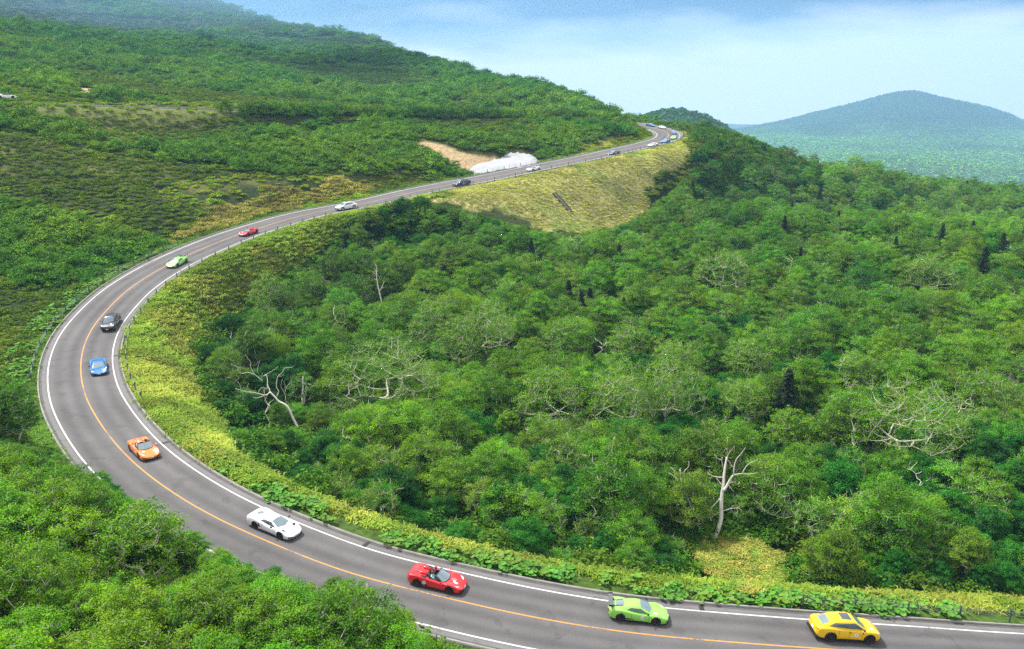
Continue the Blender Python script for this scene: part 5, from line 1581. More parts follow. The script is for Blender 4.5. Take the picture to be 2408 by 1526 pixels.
            for k in range(13):
                t = 2*PI*k/12; o = Vector((1.30 + .17*math.cos(t), .10 + .15*math.sin(t), 3)); h = full.ray_cast(o, Vector((0, 0, -1))); rg.append(h[0] + Vector((0, 0, .01)))
            mb.tube(rg, .012, 4, False)
            part('hood_emblem', mb.mesh('hood_emblem', m_decal))
    return root
def copy_tree(o, parent=None, color=None):
    c = o.copy(); COL.objects.link(c); c.parent = parent
    if color is not None: c.color = tuple(color) + (1,)
    for ch in o.children: copy_tree(ch, c, color)
    return c
# ---------------------------------------------------------------- bleached and pale-limbed trees
def traced(name, label, polys, scale, ox, oy, D, mat, foot, rnd, group=None):
    """Tree whose limbs were measured off the photograph at its real distance; limbs leave the trunk's plane towards and away from the view."""
    fx = at(foot[0], foot[1], D)
    gz = hz(fx[0], fx[1])
    root = thing(name, label, 'dead tree', loc=(fx[0], fx[1], gz - .1))
    if group: root['group'] = group
    px = D/(2408*FOC)
    dep = {}
    def dep_at(p):
        best = min(dep.items(), key=lambda kv: (kv[0][0]-p[0])**2 + (kv[0][1]-p[1])**2)
        return best[1] if (best[0][0]-p[0])**2 + (best[0][1]-p[1])**2 < (16*scale/5.7)**2*4 else 0
    for n, (pts, w0, w1) in enumerate(polys):
        mb = MB(); d0 = dep_at(pts[0]) if dep else 0.0
        L = sum(math.dist(a, b) for a, b in zip(pts[:-1], pts[1:])) or 1
        slope = rnd.uniform(-.55, .55) if n else 0.05
        P = []; W_ = []; acc = 0
        for k, p in enumerate(pts):
            if k: acc += math.dist(pts[k-1], p)
            dd = d0 + slope*acc/scale/1.701*px
            dep[tuple(p)] = dd
            u, v = (ox + p[0]/scale)/1.701, (oy + p[1]/scale)/1.701
            q = at(u, v, D + dd)
            P.append(q - np.array([fx[0], fx[1], gz - .1]))
            W_.append((w0 + (w1-w0)*acc/L)/scale/1.701*px/2)
        if n == 0: P.insert(0, np.array([P[0][0]*.3, P[0][1]*.3, min(0, P[0][2]) - .2])); W_.insert(0, W_[0]*1.1)
        if len(P) > 2:
            M_ = crom(np.c_[np.array(P), np.array(W_)], 3); P = M_[:, :3]; W_ = list(M_[:, 3])
        mb.tube([Vector(q) for q in P], W_, 7 if n < 2 else 5)
        mb.build('trunk' if n == 0 else 'limb', mat, root, True)
    return root
rt = np.random.default_rng(3)
s_, ox_, oy_ = 1015/420, 900, 1380
LEAN = [([(712, 812), (690, 770), (655, 700), (620, 620), (580, 575), (520, 545), (490, 510), (455, 475), (435, 455)], 26, 17),
 ([(435, 455), (405, 480), (370, 482), (320, 470), (270, 458), (220, 455), (180, 445), (140, 432), (100, 422)], 12, 4), ([(400, 482), (355, 498), (310, 512), (270, 505)], 7, 3),
 ([(435, 455), (430, 425), (410, 395), (412, 345), (405, 305), (395, 290), (370, 300)], 10, 5), ([(370, 300), (430, 265), (480, 235), (515, 205)], 5, 2), ([(362, 350), (330, 320), (290, 290), (245, 270), (210, 265), (165, 275), (128, 255), (125, 215), (90, 200), (62, 182)], 8, 3),
 ([(290, 290), (265, 250), (245, 205), (250, 170), (222, 130), (195, 90)], 6, 2), ([(320, 280), (315, 230), (330, 170), (338, 150)], 4, 2), ([(500, 495), (520, 450), (498, 410), (500, 350), (515, 300), (555, 265), (575, 225), (620, 218), (655, 214)], 11, 3),
 ([(515, 300), (545, 300), (570, 280)], 4, 2), ([(585, 540), (582, 480), (560, 440), (540, 395), (555, 330)], 7, 3), ([(580, 460), (585, 415), (570, 350)], 5, 2), ([(588, 420), (610, 385), (640, 355)], 4, 2),
 ([(150, 430), (145, 390), (120, 350)], 4, 2), ([(255, 455), (230, 430), (215, 400), (230, 370)], 5, 2), ([(320, 468), (335, 430), (365, 410), (420, 412)], 4, 2), ([(180, 445), (170, 490), (188, 535)], 3, 2), ([(362, 350), (355, 310), (365, 265)], 4, 2), ([(125, 215), (150, 216)], 3, 2)]
o = traced('dead_tree', 'large leaning tree with bleached white limbs, halfway up the valley above the white coupe', LEAN, s_, ox_, oy_, HERO_D['lean'], m_bark_w, HERO['lean'], rt)
SNAG = [([(752, 585), (750, 520), (752, 460), (755, 410), (752, 350), (755, 300)], 24, 16), ([(765, 580), (772, 500), (778, 440), (785, 390), (780, 340)], 10, 6), ([(775, 470), (790, 440), (825, 415), (850, 395), (878, 392)], 8, 3), ([(765, 370), (800, 375), (838, 382)], 5, 3), ([(778, 350), (765, 342)], 5, 3)]
traced('dead_tree', 'short broken white snag with stub limbs, just right of the leaning tree', SNAG, s_, ox_, oy_, HERO_D['snag'], m_bark_w, HERO['snag'], rt)
s_, ox_, oy_ = 830/420, 2640, 1740
DBL = [([(435, 815), (460, 740), (482, 660), (483, 600), (485, 530), (490, 460), (500, 400), (505, 330), (512, 270), (520, 220), (528, 175)], 40, 14),
 ([(505, 440), (530, 400), (555, 350), (580, 315)], 24, 12), ([(580, 315), (588, 240), (605, 190), (635, 155), (675, 100)], 11, 3), ([(580, 315), (650, 305), (700, 310), (765, 298)], 10, 3), ([(650, 300), (680, 250), (720, 215), (770, 195)], 7, 2), ([(505, 335), (450, 332), (410, 322), (378, 295)], 9, 3),
 ([(492, 400), (470, 370), (445, 342)], 7, 3), ([(500, 265), (490, 215), (492, 175)], 9, 5), ([(490, 195), (455, 185), (430, 150)], 5, 2), ([(528, 175), (540, 150), (525, 110)], 6, 3), ([(540, 155), (565, 115), (592, 88)], 5, 2), ([(540, 395), (560, 420), (582, 448)], 7, 3),
 ([(555, 375), (590, 372), (615, 390), (630, 370)], 6, 3), ([(485, 605), (530, 590), (570, 580), (620, 578), (652, 600)], 7, 3), ([(560, 590), (590, 620), (615, 655)], 4, 2), ([(475, 500), (440, 540), (400, 580), (392, 630), (405, 680)], 8, 6), ([(405, 655), (440, 625), (475, 605)], 6, 5), ([(392, 630), (350, 590), (315, 540), (270, 495), (258, 450)], 6, 3), ([(330, 550), (335, 500), (370, 512)], 4, 2), ([(555, 585), (575, 560), (600, 552)], 4, 2), ([(385, 305), (400, 325)], 4, 2)]
traced('dead_tree', 'tall bleached tree with a thick grey trunk rising behind the golden bamboo clump', DBL, s_, ox_, oy_, HERO_D['double'], m_bark_w, HERO['double'], rt)
THIN = [([(308, 655), (270, 610), (240, 550), (210, 480), (190, 420), (175, 385)], 20, 15), ([(175, 385), (150, 360), (110, 325), (68, 298)], 9, 3), ([(178, 385), (160, 340), (125, 310), (100, 270), (85, 255)], 7, 3), ([(192, 400), (195, 340), (190, 290), (225, 250), (228, 205)], 8, 3), ([(180, 380), (165, 330), (155, 270)], 6, 3), ([(190, 310), (165, 290), (160, 260)], 5, 2), ([(185, 400), (150, 410), (112, 402)], 6, 3), ([(165, 405), (145, 420), (130, 440)], 5, 3)]
traced('dead_tree', 'slim bleached trunk leaning left with white tips, left of the tall bleached tree', THIN, s_, ox_, oy_, HERO_D['double'] + 1.5, m_bark_w, HERO['thin'], rt)
s_, ox_, oy_ = 791/200, 1440, 1040
POLE = [([(375, 775), (350, 690), (325, 590), (305, 500), (285, 420), (272, 340), (262, 250), (265, 170), (262, 100), (235, 62)], 30, 7), ([(308, 495), (335, 455), (355, 410), (372, 365), (390, 342)], 17, 6), ([(355, 440), (382, 442)], 9, 6), ([(245, 225), (238, 150)], 9, 6), ([(245, 220), (215, 200), (192, 182)], 8, 4), ([(265, 320), (228, 295)], 9, 5), ([(265, 210), (285, 250), (310, 265), (305, 310)], 6, 4), ([(310, 262), (332, 240)], 5, 3)]
traced('dead_tree', 'thin white dead pole with one fork, alone in the dark trees left of centre', POLE, s_, ox_, oy_, HERO_D['pole'], m_bark_w, HERO['pole'], rt)
# bare bushes and small skeletons: generated
def bare_tree(name, label, cat, u, v, hpx, wpx, mat, seed, n=26, r0=None, spread=.5, group=None, lift=12, low=.25):
    rnd = np.random.default_rng(seed)
    P_, D_ = ground_hit(u, v + lift)
    px = D_/(2408*FOC); H = hpx*px*1.05 + lift*px; W_ = wpx*px
    tg = []
    for k in range(n):
        a = rnd.uniform(0, 2*PI); r = W_/2*rnd.uniform(.15, 1)**.6; tg.append(np.array([math.cos(a)*r, math.sin(a)*r, H*(rnd.uniform(low, 1.0)*(1 - .25*(r/(W_/2))**2))]))
    tr = [np.array([0, 0, -.2]), np.array([rnd.normal(0, .04)*H, 0, H*.12]), np.array([rnd.normal(0, .05)*H, rnd.normal(0, .05)*H, H*spread*.55])]
    A, B, ra, rb = limbs(tr, tg, rnd, r0 or H*.028, jitter=.2, minr=.014)
    V, F = tubes(A, B, ra, rb, 5)
    root = thing(name, label, cat, loc=(P_[0], P_[1], P_[2]), group=group)
    link('trunk', mesh_np('trunk', V, F, mat), root)
    return root
bare_tree('bare_bush', 'spray of tan leafless stems among green shrubs, above the near red open car', 'dead shrub', 1037, 1130, 62, 62, m_bark_r, 5, 34, .05, .25, lift=10, low=.5)
bare_tree('bare_bush', 'white leafless bush spreading like a fan, right of the middle', 'dead shrub', 1357, 1104, 62, 58, m_bark_w, 6, 22, .09, .25, lift=8, low=.4)
bare_tree('bare_bush', 'small bleached leafless sapling below the first pale limbed birch row', 'dead shrub', 1198, 1032, 50, 40, m_bark_w, 7, 10, .06, .4, lift=6, low=.5)
bare_tree('bare_bush', 'small white crooked dead branch on the right hand forest rise', 'dead shrub', 2000, 640, 45, 60, m_bark_w, 8, 12, .10, .3, lift=14, low=.5)
bare_tree('bare_bush', 'pale skeleton bush near the lower left crowns', 'dead shrub', 345, 1385, 40, 45, m_bark_w, 9, 9, .06, .3, lift=30, low=.6)
bare_tree('bare_bush', 'bleached branch poking from the crowns at the bottom edge', 'dead shrub', 500, 1512, 40, 90, m_bark_w, 10, 10, .10, .3, lift=60, low=.7)
bare_tree('bare_bush', 'pale forked dead sapling at the right side under the dark hollow', 'dead shrub', 2192, 650, 40, 44, m_bark_w, 12, 9, .09, .35, lift=12, low=.5)
for (u, v, hp, lb) in ((1268, 765, 60, 'grey leafless fir skeleton between the central birches'), (1592, 600, 48, 'grey purple dead fir standing on the forest rise below the ridge'), (2362, 955, 85, 'large grey dead fir at the right edge of the forest'), (2010, 1010, 90, 'grey dead fir behind the widest pale limbed birch')):
    P_, D_ = ground_hit(u, v + 14); H = (hp + 14)*D_/(2408*FOC)
    tm, _ = fir_proto(int(u), H, H*.34, dead=True)
    root = thing('dead_fir_tree', lb, 'dead tree', loc=(P_[0], P_[1], P_[2]))
    link('trunk', tm, root)
# slender bare saplings standing among the crowns
_rs = np.random.default_rng(77); _sp = []
for q in range(400):
    u, v = _rs.uniform(560, 2380), _rs.uniform(560, 1180)
    if len(_sp) >= 34: break
    if all(math.hypot(u-a, v-b) > 85 for a, b in _sp) and not (u < 1000 and v > 1080) and v > 560 + (1000-u)*.2: _sp.append((u, v))
_ls = label_by_marks([a for a, b in _sp], [b for a, b in _sp], lambda i: 'slender pale leafless sapling', 'sapling')
for q, (u, v) in enumerate(_sp):
    P_, D_ = ground_hit(u, v, dz=3.2)
    hp = _rs.uniform(3.5, 6.5)/D_*2408*FOC
    tr_ = bare_tree('bare_sapling', _ls[q], 'sapling', u, v, hp, hp*_rs.uniform(.3, .6), m_bark if q % 3 else m_bark_w, 300+q, 9, .05, .6, group='slender bare saplings in the forest', lift=0, low=.45)
    tr_.location = (P_[0], P_[1], P_[2] + 1.6)
# fallen log
P_, D_ = ground_hit(1282, 1112, dz=1.2)
lg = thing('fallen_log', 'short bleached log lying on the bushes near the white leafless bush', 'log', loc=(P_[0], P_[1], P_[2] + 1.25), data=MB().tube([(-.75, 0, 0), (-.2, .05, .08), (.35, 0, .12), (.8, .1, .05)], [.06, .16, .17, .10], 8).mesh('fallen_log', m_bark_w, True))
# pale-limbed birches
LIMBY_L = ['widest open birch of the left half, its fan of pale limbs right of the broken snag', 'open birch with raised pale arms at the centre of the valley', 'open birch with long pale arms just right of the central raised arm birch', 'pale limbed birch with a comb of upright white branches, right of the central pair',
 'very large open birch with bright white inner limbs at lower right, above the yellow car', 'tall slim birch with a straight pale stem left of the grey dead fir', 'slender birch with a bent white stem, in front of the tall slim one', 'round open birch with two white stems beside the grey dead fir in the middle',
 'low open birch between the middle grey dead fir and the central dark hollow', 'pale branched birch near the middle, above the raised arm birches', 'umbrella shaped birch with a bent white trunk on the right forest rise', 'open birch behind the comb branched one, right of centre',
 'big foreground birch with pale inner branches at the lower left edge', 'open birch just under the largest dark fir', 'small open birch above the largest dark fir on the right', 'small whitish birch alone in the bushes below the central birches', 'open birch high on the right slope under the dark hollow', 'open birch left of the largest dark fir',
 'open birch between the largest dark fir and the right edge', 'slim open birch among dark trees below the far red open car', 'open birch on the lower right, left of the very large one']
for n, ((u, v, vt, w), (P_, D_)) in enumerate(zip(LIMBY, LIMBY_P)):
    rnd = np.random.default_rng(200 + n)
    px = D_/(2408*FOC); H = (v + 22 - vt)*px*1.03; rx = w*px/2
    tr = [np.array([0, 0, -.3]), np.array([rnd.normal(0, .03)*H, 0, H*.18]), np.array([rnd.normal(0, .05)*H, rnd.normal(0, .03)*H, H*.36])]
    cp = crown_points(100, rx*.95, H*.58, H*.42, rnd, .3, .0)
    A, B, ra, rb = limbs(tr, cp, rnd, H*.015, jitter=.07, minr=.016, rexp=.5)
    tA = np.repeat(cp, 4, 0); dd = rnd.normal(0, 1, (len(tA), 3)); dd[:, 2] = np.abs(dd[:, 2]); dd /= np.linalg.norm(dd, axis=1)[:, None]; tB = tA + dd*(rx*.2*rnd.uniform(.5, 1.2, len(tA)))[:, None]
    V1, F1 = tubes(A, B, ra, rb, 6); V2, F2 = tubes(tA, tB, np.full(len(tA), .018), np.full(len(tA), .008), 4)
    LV, LF, SH = clump_leaves(np.concatenate([cp, tB[::3]]), np.r_[rx*.18*rnd.uniform(.7, 1.2, len(cp)), np.full(len(tB[::3]), rx*.11)], 42, .17, rnd, flat=.7, up=.9)
    lb = LIMBY_L[n]
    root = thing('birch_tree', ' '.join(lb.split()[:16]), 'tree', loc=(P_[0], P_[1], P_[2]), group='pale limbed open birches')
    link('trunk', mesh_np('trunk', np.concatenate([V1, V2]), np.concatenate([F1, F2 + len(V1)]), m_bark), root)
    link('crown', mesh_np('crown', LV, LF, m_birch_leaf, False, {'shade': ('FLOAT', 'POINT', SH)}), root)['tint'] = [1.15, 1.1, .85, 1.0]
# large dark firs seen singly
for n, (u, v, vt, lb) in enumerate(((1842, 1030, 855, 'largest dark fir, broad and pointed, right of centre'), (1720, 1055, 945, 'narrow dark fir left below the largest fir'), (1385, 760, 672, 'dark fir behind the central birches, middle of three'), (1335, 770, 655, 'dark fir left of the middle one above the central birches'), (1045, 700, 620, 'small dark fir above the first central birches'), (1940, 770, 700, 'small dark fir on the right forest rise'))):
    P_, D_ = ground_hit(u, v); H = (v - vt)*D_/(2408*FOC)
    root = thing('fir_tree', lb, 'tree', loc=(P_[0], P_[1], P_[2]), group='dark firs among the birches')
    tm, cm = FIRS[n % 2]; s = H/9.0
    root.scale = (s*1.25, s*1.25, s)
    link('trunk', tm, root); link('crown', cm, root)['tint'] = [.9, .95, .9, 1.0]
# golden bamboo clump at the foot of the tall bleached tree
gx, gy = jgrid(8, 34, 56, 76, .42, 31)
gu, gv, gd = project(np.c_[gx, gy, zgrid(gx, gy)])
kk = (np.hypot((gu-1735-.35*(gv-1320))/95, (gv-1330)/68) < .62 + .75*fbm(gx, gy, 2.6, 7))
z_ = zgrid(gx[kk], gy[kk]); q_ = kk.sum()
dome = .3 + .9*np.clip(1 - np.hypot((gu[kk]-1715)/95, (gv[kk]-1320)/68), 0, 1) + .7*fbm(gx[kk], gy[kk], 1.5, 9)
scatter('golden_bamboo', 'clump of golden dry bamboo grass at the foot of the tall bleached tree', TUFT, np.c_[gx[kk], gy[kk], z_ + dome*.9 - .3], rng.integers(0, 4, q_), np.full(q_, .8), rng.uniform(0, 6.28, q_), (np.where(rng.random((q_, 1)) < .5, np.array([[1.15, .98, 1.0]]), np.array([[.6, .8, .5]]))*rng.normal(1, .12, (q_, 1))).clip(.2, 2))

# ---------------------------------------------------------------- snow patch
poly = np.array([p[:2] for p in Z_SNOW]); c0 = poly.mean(0)
ring = crom(np.vstack([poly, poly[:1]]), 6)[:-1]
V = []; F = []; K = 9; n = len(ring)
for k in range(K+1):
    f = 1 - k/K
    for j, p in enumerate(ring):
        jit = 1 + (.05*math.sin(j*1.7) + .04*math.sin(j*3.1+1))*f
        q = c0 + (p-c0)*f*jit
        V.append((q[0], q[1], 0))
V = np.array(V); hzv = zgrid(V[:, 0], V[:, 1]); e = np.repeat(np.linspace(0, 1, K+1), n)
_A = np.c_[V[:, 0], V[:, 1], np.ones(len(V))]; _pl = np.linalg.lstsq(_A, hzv, rcond=None)[0]; _pz = _A @ _pl
V[:, 2] = np.where(e > 0, np.maximum(_pz + .5, hzv + .15) + .5*(1-(1-e)**2) + (fbm(V[:, 0], V[:, 1], 9, 2, 2) - .5)*.35, hzv - .15)
for k in range(K):
    for j in range(n): F.append((k*n+j, k*n+(j+1) % n, (k+1)*n+(j+1) % n, (k+1)*n+j))
m_snow = plain('old_snow', (.34, .36, .38), .85, var=.25, scale=.35)
me = mesh_np('snow_patch', V, np.array(F), m_snow, True)
thing('snow_patch', 'large white patch of old snow in the hollow beside the road', 'snow patch', data=me)
# ---------------------------------------------------------------- guard cable fences and kerbside furniture
m_post = plain('grey_blue_painted_steel', (.10, .125, .15), .5, .4, var=.2)
m_cable = plain('galvanised_cable', (.42, .45, .46), .4, .7)
post_me = MB().tube([(0, 0, -.3), (0, 0, .92)], .06, 10).tube([(0, 0, .92), (0, 0, .95)], [.07, .05], 10).box((0, .085, .60), (.03, .02, .27)).mesh('post', m_post)
pole_me = MB().tube([(0, 0, -.3), (0, 0, .85)], .03, 6).mesh('intermediate_pole', m_post)
def cable_fence(label, s0, s1, side, lat, step, inter=0, cables=True, endbrace=False):
    o0 = on_road(s0, (R[int(s0/1.25), 3]/2 + lat)*side)
    root = thing('cable_fence', label, 'fence', loc=o0, group='cable guard fences along the road')
    inv = Vector(o0)
    def P(s, h): 
        p = on_road(s, (np.interp(s, RS, R[:, 3])/2 + lat)*side, h); return p - inv
    s = s0
    while s <= s1:
        o = link('post', post_me, root); o.location = P(s, 0)
        t = RT[int(s/1.25)]; o.rotation_euler = (0, 0, math.atan2(t[1], t[0]) + (PI if side > 0 else 0))
        for q in range(inter):
            ss = s + step*(q+1)/(inter+1)
            if ss < s1:
                o = link('intermediate_pole', pole_me, root); o.location = P(ss, 0)
        s += step
    for h in (.36, .50, .64, .78):
        mb = MB(); mb.tube([P(a, h) for a in np.arange(s0, s1, 2.5)], .007, 4, False)
        mb.build('cable', m_cable, root)
    if endbrace:
        MB().tube([P(s0, .95), P(s0 + 1.9, .05)], .05, 8).build('end_brace', m_post, root)
cable_fence('cable guard fence on the valley side, from the far loop down the straight', S_LOOP + 10, S_SUV + 6, 1, 1.35, 7.0, 2)
cable_fence('cable guard fence round the outside of the far loop', S_LOOP - 26, S_LOOP + 8, 1, 1.6, 4.5, 0)
cable_fence('cable guard fence on the valley side of the big bend beside the bamboo grass', S_SUV + 10, S_BLUE + 16, 1, 1.55, 4.0, 0)
cable_fence('cable guard fence on the outer left side of the big bend', S_GREEN - 8, S_BLUE + 2, -1, 1.7, 4.0, 0)
cable_fence('cable guard fence with a slanted end brace behind the yellow car', S_YEL - .5, RLEN - 12, 1, 1.75, 4.2, 0, endbrace=True)
_sn0, _sn1 = arc_of(1400, 350), arc_of(1110, 415)
cable_fence('short cable guard fence between the road and the snow patch', min(_sn0, _sn1), max(_sn0, _sn1), -1, 1.5, 6.5, 2)
# signs behind the loop
def sign(label, u, v, D, h, kind):
    p = at(u, v, D); g = hz(p[0], p[1])
    root = thing('road_sign' if kind != 'pole' else 'snow_pole', label, 'sign' if kind != 'pole' else 'marker pole', loc=(p[0], p[1], g))
    MB().tube([(0, 0, -.3), (0, 0, h)], .05, 8).build('pole', plain('sign_pole', (.40, .42, .42), .4, .6), root)
    if kind == 'diamond':
        MB().add([(0, -.05, h-.5), (.55, -.05, h+.1), (0, -.05, h+.7), (-.55, -.05, h+.1), (0, -.09, h-.5), (.55, -.09, h+.1), (0, -.09, h+.7), (-.55, -.09, h+.1)], [(0, 1, 2, 3), (7, 6, 5, 4), (0, 4, 5, 1), (1, 5, 6, 2), (2, 6, 7, 3), (3, 7, 4, 0)]).build('sign_plate', plain('sign_back', (.10, .10, .11), .6), root)
    else:
        MB().box((0, 0, h+.15), (.22, .06, .18)).build('marker_plate', plain('marker_white', (.75, .76, .74), .5), root)
sign('dark diamond sign seen from behind at the outside of the far loop', 1593, 296, 322, 3.4, 'diamond')
sign('tall pale marker pole behind the blue coupe at the top of the loop', 1565, 290, 352, 3.6, 'pole')
# concrete drain chute on the embankment
p0 = ground_hit(1308, 466, dmin=120)[0]; p1 = ground_hit(1338, 500, dmin=120)[0]
pts = [Vector((p0[0] + (p1[0]-p0[0])*t, p0[1] + (p1[1]-p0[1])*t, 0)) for t in np.linspace(-.15, 1.1, 9)]
dv = (pts[-1] - pts[0]).normalized(); nv = Vector((-dv.y, dv.x, 0)); V = []; F = []
for p in pts:
    g = hz(p.x, p.y)
    for (w_, h_) in ((-.6, -.4), (-.6, .75), (-.45, .75), (-.45, .5), (.45, .5), (.45, .75), (.6, .75), (.6, -.4)): V.append(p + nv*w_ + Vector((0, 0, g + h_)))
for i in range(len(pts)-1):
    for k in range(7): F.append((i*8+k, i*8+k+1, (i+1)*8+k+1, (i+1)*8+k))
thing('drain_chute', 'dark concrete drain chute running diagonally down the tan embankment', 'drain', data=MB().add(V, F).mesh('drain_chute', plain('stained_concrete', (.09, .085, .075), .9, var=.4)))

# ---------------------------------------------------------------- people
def person_mat(name, shirt, skin=(.52, .32, .22)):
    m, nt, b = new_mat(name); b.inputs['Roughness'].default_value = .8
    t = nt.nodes.new('ShaderNodeTexCoord'); s = nt.nodes.new('ShaderNodeSeparateXYZ'); nt.links.new(t.outputs['Object'], s.inputs[0])
    up = nmath(nt, 'GREATER_THAN', s.outputs['Z'], .56)
    mx = nt.nodes.new('ShaderNodeMix'); mx.data_type = 'RGBA'; nt.links.new(up, mx.inputs[0])
    mx.inputs[6].default_value = tuple(shirt) + (1,); mx.inputs[7].default_value = tuple(skin) + (1,)
    nt.links.new(mx.outputs[2], b.inputs['Base Color'])
    return m
def person(label, mat, arms, hair, cap=None, group='people riding in the open cars'):
    """Seated figure, hips at the origin facing +x, one skinned body; hair or cap is a child."""
    V = [(0, 0, .10), (-.04, 0, .30), (-.07, 0, .47), (-.06, 0, .56), (-.05, 0, .63), (-.03, 0, .74),
         (-.07, .19, .45), (-.07, -.19, .45)]
    Rr = [.15, .145, .13, .055, .075, .085, .065, .065]
    E = [(0, 1), (1, 2), (2, 3), (3, 4), (4, 5), (2, 6), (2, 7)]
    for sg, base, (el, ha) in ((1, 6, arms[0]), (-1, 7, arms[1])):
        V += [el, ha, tuple(np.array(ha) + (np.array(ha)-np.array(el))*.28)]; Rr += [.045, .034, .036]; k = len(V)
        E += [(base, k-3), (k-3, k-2), (k-2, k-1)]
    for sg in (1, -1):
        V += [(.05, .10*sg, .08), (.44, .13*sg, .16), (.68, .12*sg, -.12)]; Rr += [.085, .062, .045]; k = len(V)
        E += [(0, k-3), (k-3, k-2), (k-2, k-1)]
    me = bpy.data.meshes.new('person'); me.from_pydata(V, E, []); me.materials.append(mat)
    o = thing('person', label, 'person', group=group, data=me)
    sk = o.modifiers.new('skin', 'SKIN'); sk.use_smooth_shade = True
    if not me.skin_vertices: 
        me.attributes.new('dummy', 'FLOAT', 'POINT')
    for i, sv in enumerate(me.skin_vertices[0].data):
        sv.radius = (Rr[i], Rr[i]*(.72 if i in (1, 2) else 1)); sv.use_root = (i == 0)
    o.modifiers.new('sub', 'SUBSURF').levels = 1; o.modifiers['sub'].render_levels = 2
    hm = plain('hair' if not cap else 'cap_cloth', cap or hair, .8)
    h = MB().lathe([(.60 + .05, .085), (.70, .105), (.76, .108), (.82, .085), (.85, .04), (.855, .001)], axis='z', c=(-.05 if cap else -.065, 0, 0), n=12)
    if cap: h.add([(.04, -.07, .765), (.14, -.04, .75), (.14, .04, .75), (.04, .07, .765)], [(0, 1, 2, 3)])
    h.build('cap' if cap else 'hair', hm, o, True)
    f = MB(); f.tube([(.052, 0, .735), (.078, 0, .71), (.06, 0, .695)], [.008, .014, .008], 5); f.build('nose', plain('skin', (.52, .32, .22), .6), o, True)
    e = MB(); [e.box((.055, .032*sg, .745), (.008, .012, .006)) for sg in (1, -1)]; e.build('eyes', m_ink, o)
    return o
REL = ((.22, .20, .22), (.42, .10, .30)); LAP = ((.16, -.23, .24), (.36, -.10, .14))
FACE = ((.20, -.24, .38), (.05, -.12, .62))
# ---------------------------------------------------------------- the convoy
def car_pose(u, v, h=.55, yaw=0.0, dlat=0.0):
    """Place on the carriageway under the picture point of the car's middle."""
    best = None
    for ss in np.arange(0, RLEN-2, .5):
        for lat in (np.linspace(-.5, 3.6, 30)):
            break
        break
    D = np.geomspace(35, 420, 900)
    P = np.stack([at(u, v, d) for d in D])
    k, d_ = ridx(P[:, 0], P[:, 1])
    hr = R[k, 2] + h
    hit = np.nonzero((P[:, 2] < hr) & (np.abs(d_) < 7))[0]
    i = hit[0]; k = k[i]
    lat = float(d_[i]) + dlat
    s = RS[k]
    t = on_road(s + 1.3, lat) - on_road(s - 1.3, lat)
    return on_road(s, lat, .012), math.atan2(t.y, t.x) + yaw, math.atan2(t.z, math.hypot(t.x, t.y))
def park(o, u, v, h=.55, yaw=0.0, dlat=0.0):
    o.scale = (.95, .95, .95)
    p, a, sl = car_pose(u, v, h, yaw, dlat)
    o.location = p; o.rotation_euler = (0, -sl, a)
    return o
def seat_in(car, pers, y):
    M_ = Matrix.Translation(car.location) @ car.rotation_euler.to_matrix().to_4x4() @ Matrix.Scale(.95, 4) @ Matrix.Translation((-.28, y, .42))
    pers.location = M_.to_translation(); pers.rotation_euler = car.rotation_euler; pers.scale = (.95, .95, .95)
C_YEL = (.86, .56, .0); C_LIME = (.27, .66, .085); C_RED = (.62, .008, .014); C_WHITE = (.80, .83, .86); C_ORG = (.86, .22, .025)
C_BLUE = (.0, .15, .42); C_BLACK = (.006, .008, .016); C_NAVY = (.008, .02, .075)
park(make_car('suv_car', 'yellow SUV with dark glass roof panel, first car of the convoy at lower right', 'suv', C_YEL, roof_glass=True, number='7', num_x=.42, spokes=8, hood_mark='disc'), 1981, 1472, .8)
lime = make_car('sports_car', 'lime green coupe with large grey rear wing, second car from the lower right', 'sport', C_LIME, wing=True, number='14', num_x=.25, hood_mark='disc', caliper=True)
park(lime, 1483, 1434)
red = make_car('sports_car', 'red open sports car with two riders and white hood emblem ahead of largest white coupe', 'sport', C_RED, open_top=True, number='14', num_x=-.78, hood_mark='emblem', black_mirror=False)
park(red, 1045, 1366)
p1_ = person('passenger with brown hair and teal top, hand at face, in the near red open car', person_mat('teal_clothes', (.25, .55, .58)), (REL[0:1] + ((.40, .12, .28),), FACE), (.16, .07, .025)); seat_in(red, p1_, -.34)
p2_ = person('driver in a red cap and dark top in the near red open car', person_mat('dark_clothes', (.02, .025, .05)), (REL, LAP), None, cap=(.55, .01, .01)); seat_in(red, p2_, .34)
park(make_car('sports_car', 'white wedge shaped coupe with black wheels, largest white car, on the lower bend', 'wedge', C_WHITE, spokes=5), 655, 1236)
org = make_car('sports_car', 'orange open top sports car with two riders, on the inside of the lower bend', 'sport', C_ORG, open_top=True, number='8', num_x=.3, hood_mark='disc', seats='orange', black_mirror=False)
park(org, 334, 1052)
p3_ = person('rider in a white cap in the orange open car', person_mat('pale_clothes', (.55, .5, .42)), (REL, LAP), None, cap=(.8, .8, .8)); seat_in(org, p3_, -.34)
p4_ = person('dark haired rider in the orange open car', person_mat('grey_clothes', (.12, .12, .13)), (REL, LAP), (.02, .015, .012)); seat_in(org, p4_, .34)
park(make_car('sports_car', 'bright blue wedge shaped coupe facing the camera at the middle of the bend', 'wedge', C_BLUE), 230, 866)
park(make_car('suv_car', 'glossy black SUV with silver wheels beside the orange centre line', 'suv', C_BLACK, rim=m_rims, spokes=7, hood_mark='disc'), 260, 755, .8)
park(make_car('sports_car', 'lime green winged coupe at the top of the big bend ahead of red car', 'sport', C_LIME, wing=True, number='13', num_x=.3, hood_mark='disc'), 415, 615)
red2 = make_car('sports_car', 'small red open sports car between the far lime coupe and the white SUV', 'sport', C_RED, open_top=True, number='12', num_x=-.78, hood_mark='disc', black_mirror=False)
park(red2, 580, 546)
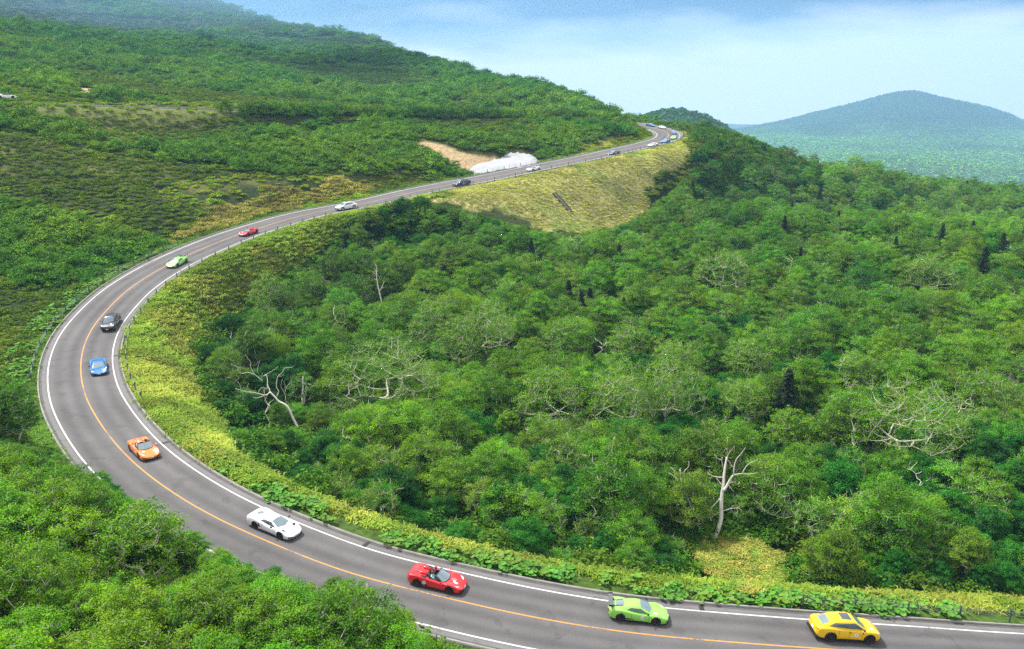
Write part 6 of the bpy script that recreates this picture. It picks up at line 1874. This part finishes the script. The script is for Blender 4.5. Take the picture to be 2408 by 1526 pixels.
p5_ = person('dark clothed rider in the far red open car', person_mat('brown_clothes', (.10, .05, .03)), (REL, LAP), (.05, .03, .02)); seat_in(red2, p5_, -.34)
park(make_car('suv_car', 'white SUV with silver wheels on the long straight', 'suv', (.78, .80, .82), rim=m_rims, spokes=5, roof_glass=True), 813, 484, .8)
park(make_car('suv_car', 'dark blue SUV with a white door sticker, below the snow patch', 'suv', C_NAVY, number='3', num_x=.1), 1089, 428, .8)
park(make_car('sports_car', 'white open top sports car with red cabin and small wing, right of the snow patch', 'sport', C_WHITE, open_top=True, wing=True, seats='red'), 1253, 396)
gray = make_car('sports_car', 'dark grey coupe with a pale sheen and door sticker on the upper straight', 'wedge', (.10, .12, .14), number='2', num_x=.2); park(gray, 1443, 358)
park(make_car('sports_car', 'white wedge coupe entering the straight below the far loop', 'wedge', C_WHITE), 1535, 340)
park(make_car('sports_car', 'sky blue coupe just behind the white one on the far loop', 'wedge', (.02, .25, .60)), 1566, 330.5)
park(make_car('sports_car', 'pale lime green coupe in the tightest part of the far loop', 'sport', (.35, .72, .16)), 1584, 323)
park(make_car('sports_car', 'deep blue coupe above the pale green one on the far loop', 'wedge', (.01, .09, .45)), 1584, 311.5)
park(make_car('sports_car', 'white coupe at the top right of the far loop', 'sport', C_WHITE), 1558, 299.5)
park(make_car('sports_car', 'sky blue coupe highest on the far loop', 'wedge', (.01, .16, .42)), 1531, 293.5)
# cars on the upper leg, half hidden by bushes
def on_upper(o, u, dz=0, lat=1.9):
    uu, vv, dd = project(R[:, :3]); m = RS < S_LOOP - 12
    k = np.nonzero(m)[0][np.nanargmin(np.abs(uu[m] - u))]
    p = on_road(RS[k], lat, .012 + dz); t = RT[k]
    o.location = p; o.rotation_euler = (0, 0, math.atan2(t[1], t[0]))
on_upper(make_car('sports_car', 'white car half hidden by bushes just above the far loop', 'sport', C_WHITE), 1466, dz=.25)
on_upper(make_car('sports_car', 'white car with only its roof showing above the hillside bushes', 'wedge', C_WHITE), 1406, dz=.5)
on_upper(make_car('sports_car', 'white open car cut off by the left edge of the photo on the upper road', 'sport', C_WHITE, open_top=True), 12, dz=.9)

# ---------------------------------------------------------------- low cloud brushing the top of the hill
def mist(label, c, r, dens):
    m = bpy.data.materials.new('mist'); m.use_nodes = True; nt = m.node_tree
    for n in list(nt.nodes): nt.nodes.remove(n)
    o = nt.nodes.new('ShaderNodeOutputMaterial'); v = nt.nodes.new('ShaderNodeVolumePrincipled')
    v.inputs['Color'].default_value = (.36, .66, 1.0, 1); v.inputs['Density'].default_value = dens
    nt.links.new(v.outputs[0], o.inputs['Volume'])
    bm = bmesh.new(); bmesh.ops.create_icosphere(bm, subdivisions=4, radius=1)
    for q in bm.verts:
        p = q.co.copy(); f = 1 + .35*math.sin(p.x*5 + c[0])*math.sin(p.y*4 + 1)*math.cos(p.z*3) + .15*math.sin(p.x*11 + p.z*9)
        q.co = Vector((c[0] + p.x*r[0]*f, c[1] + p.y*r[1]*f, c[2] + p.z*r[2]*f))
    me = bpy.data.meshes.new('mist'); bm.to_mesh(me); bm.free(); me.materials.append(m)
    return link('mist', me, kind='stuff', label=label)
mist('thin blue cloud lying over the top of the left hill', (-330, 690, 98), (330, 230, 44), 1.5e-3)
mist('thin veil of cloud lower on the left hill', (-150, 640, 66), (170, 120, 22), 1.2e-3)
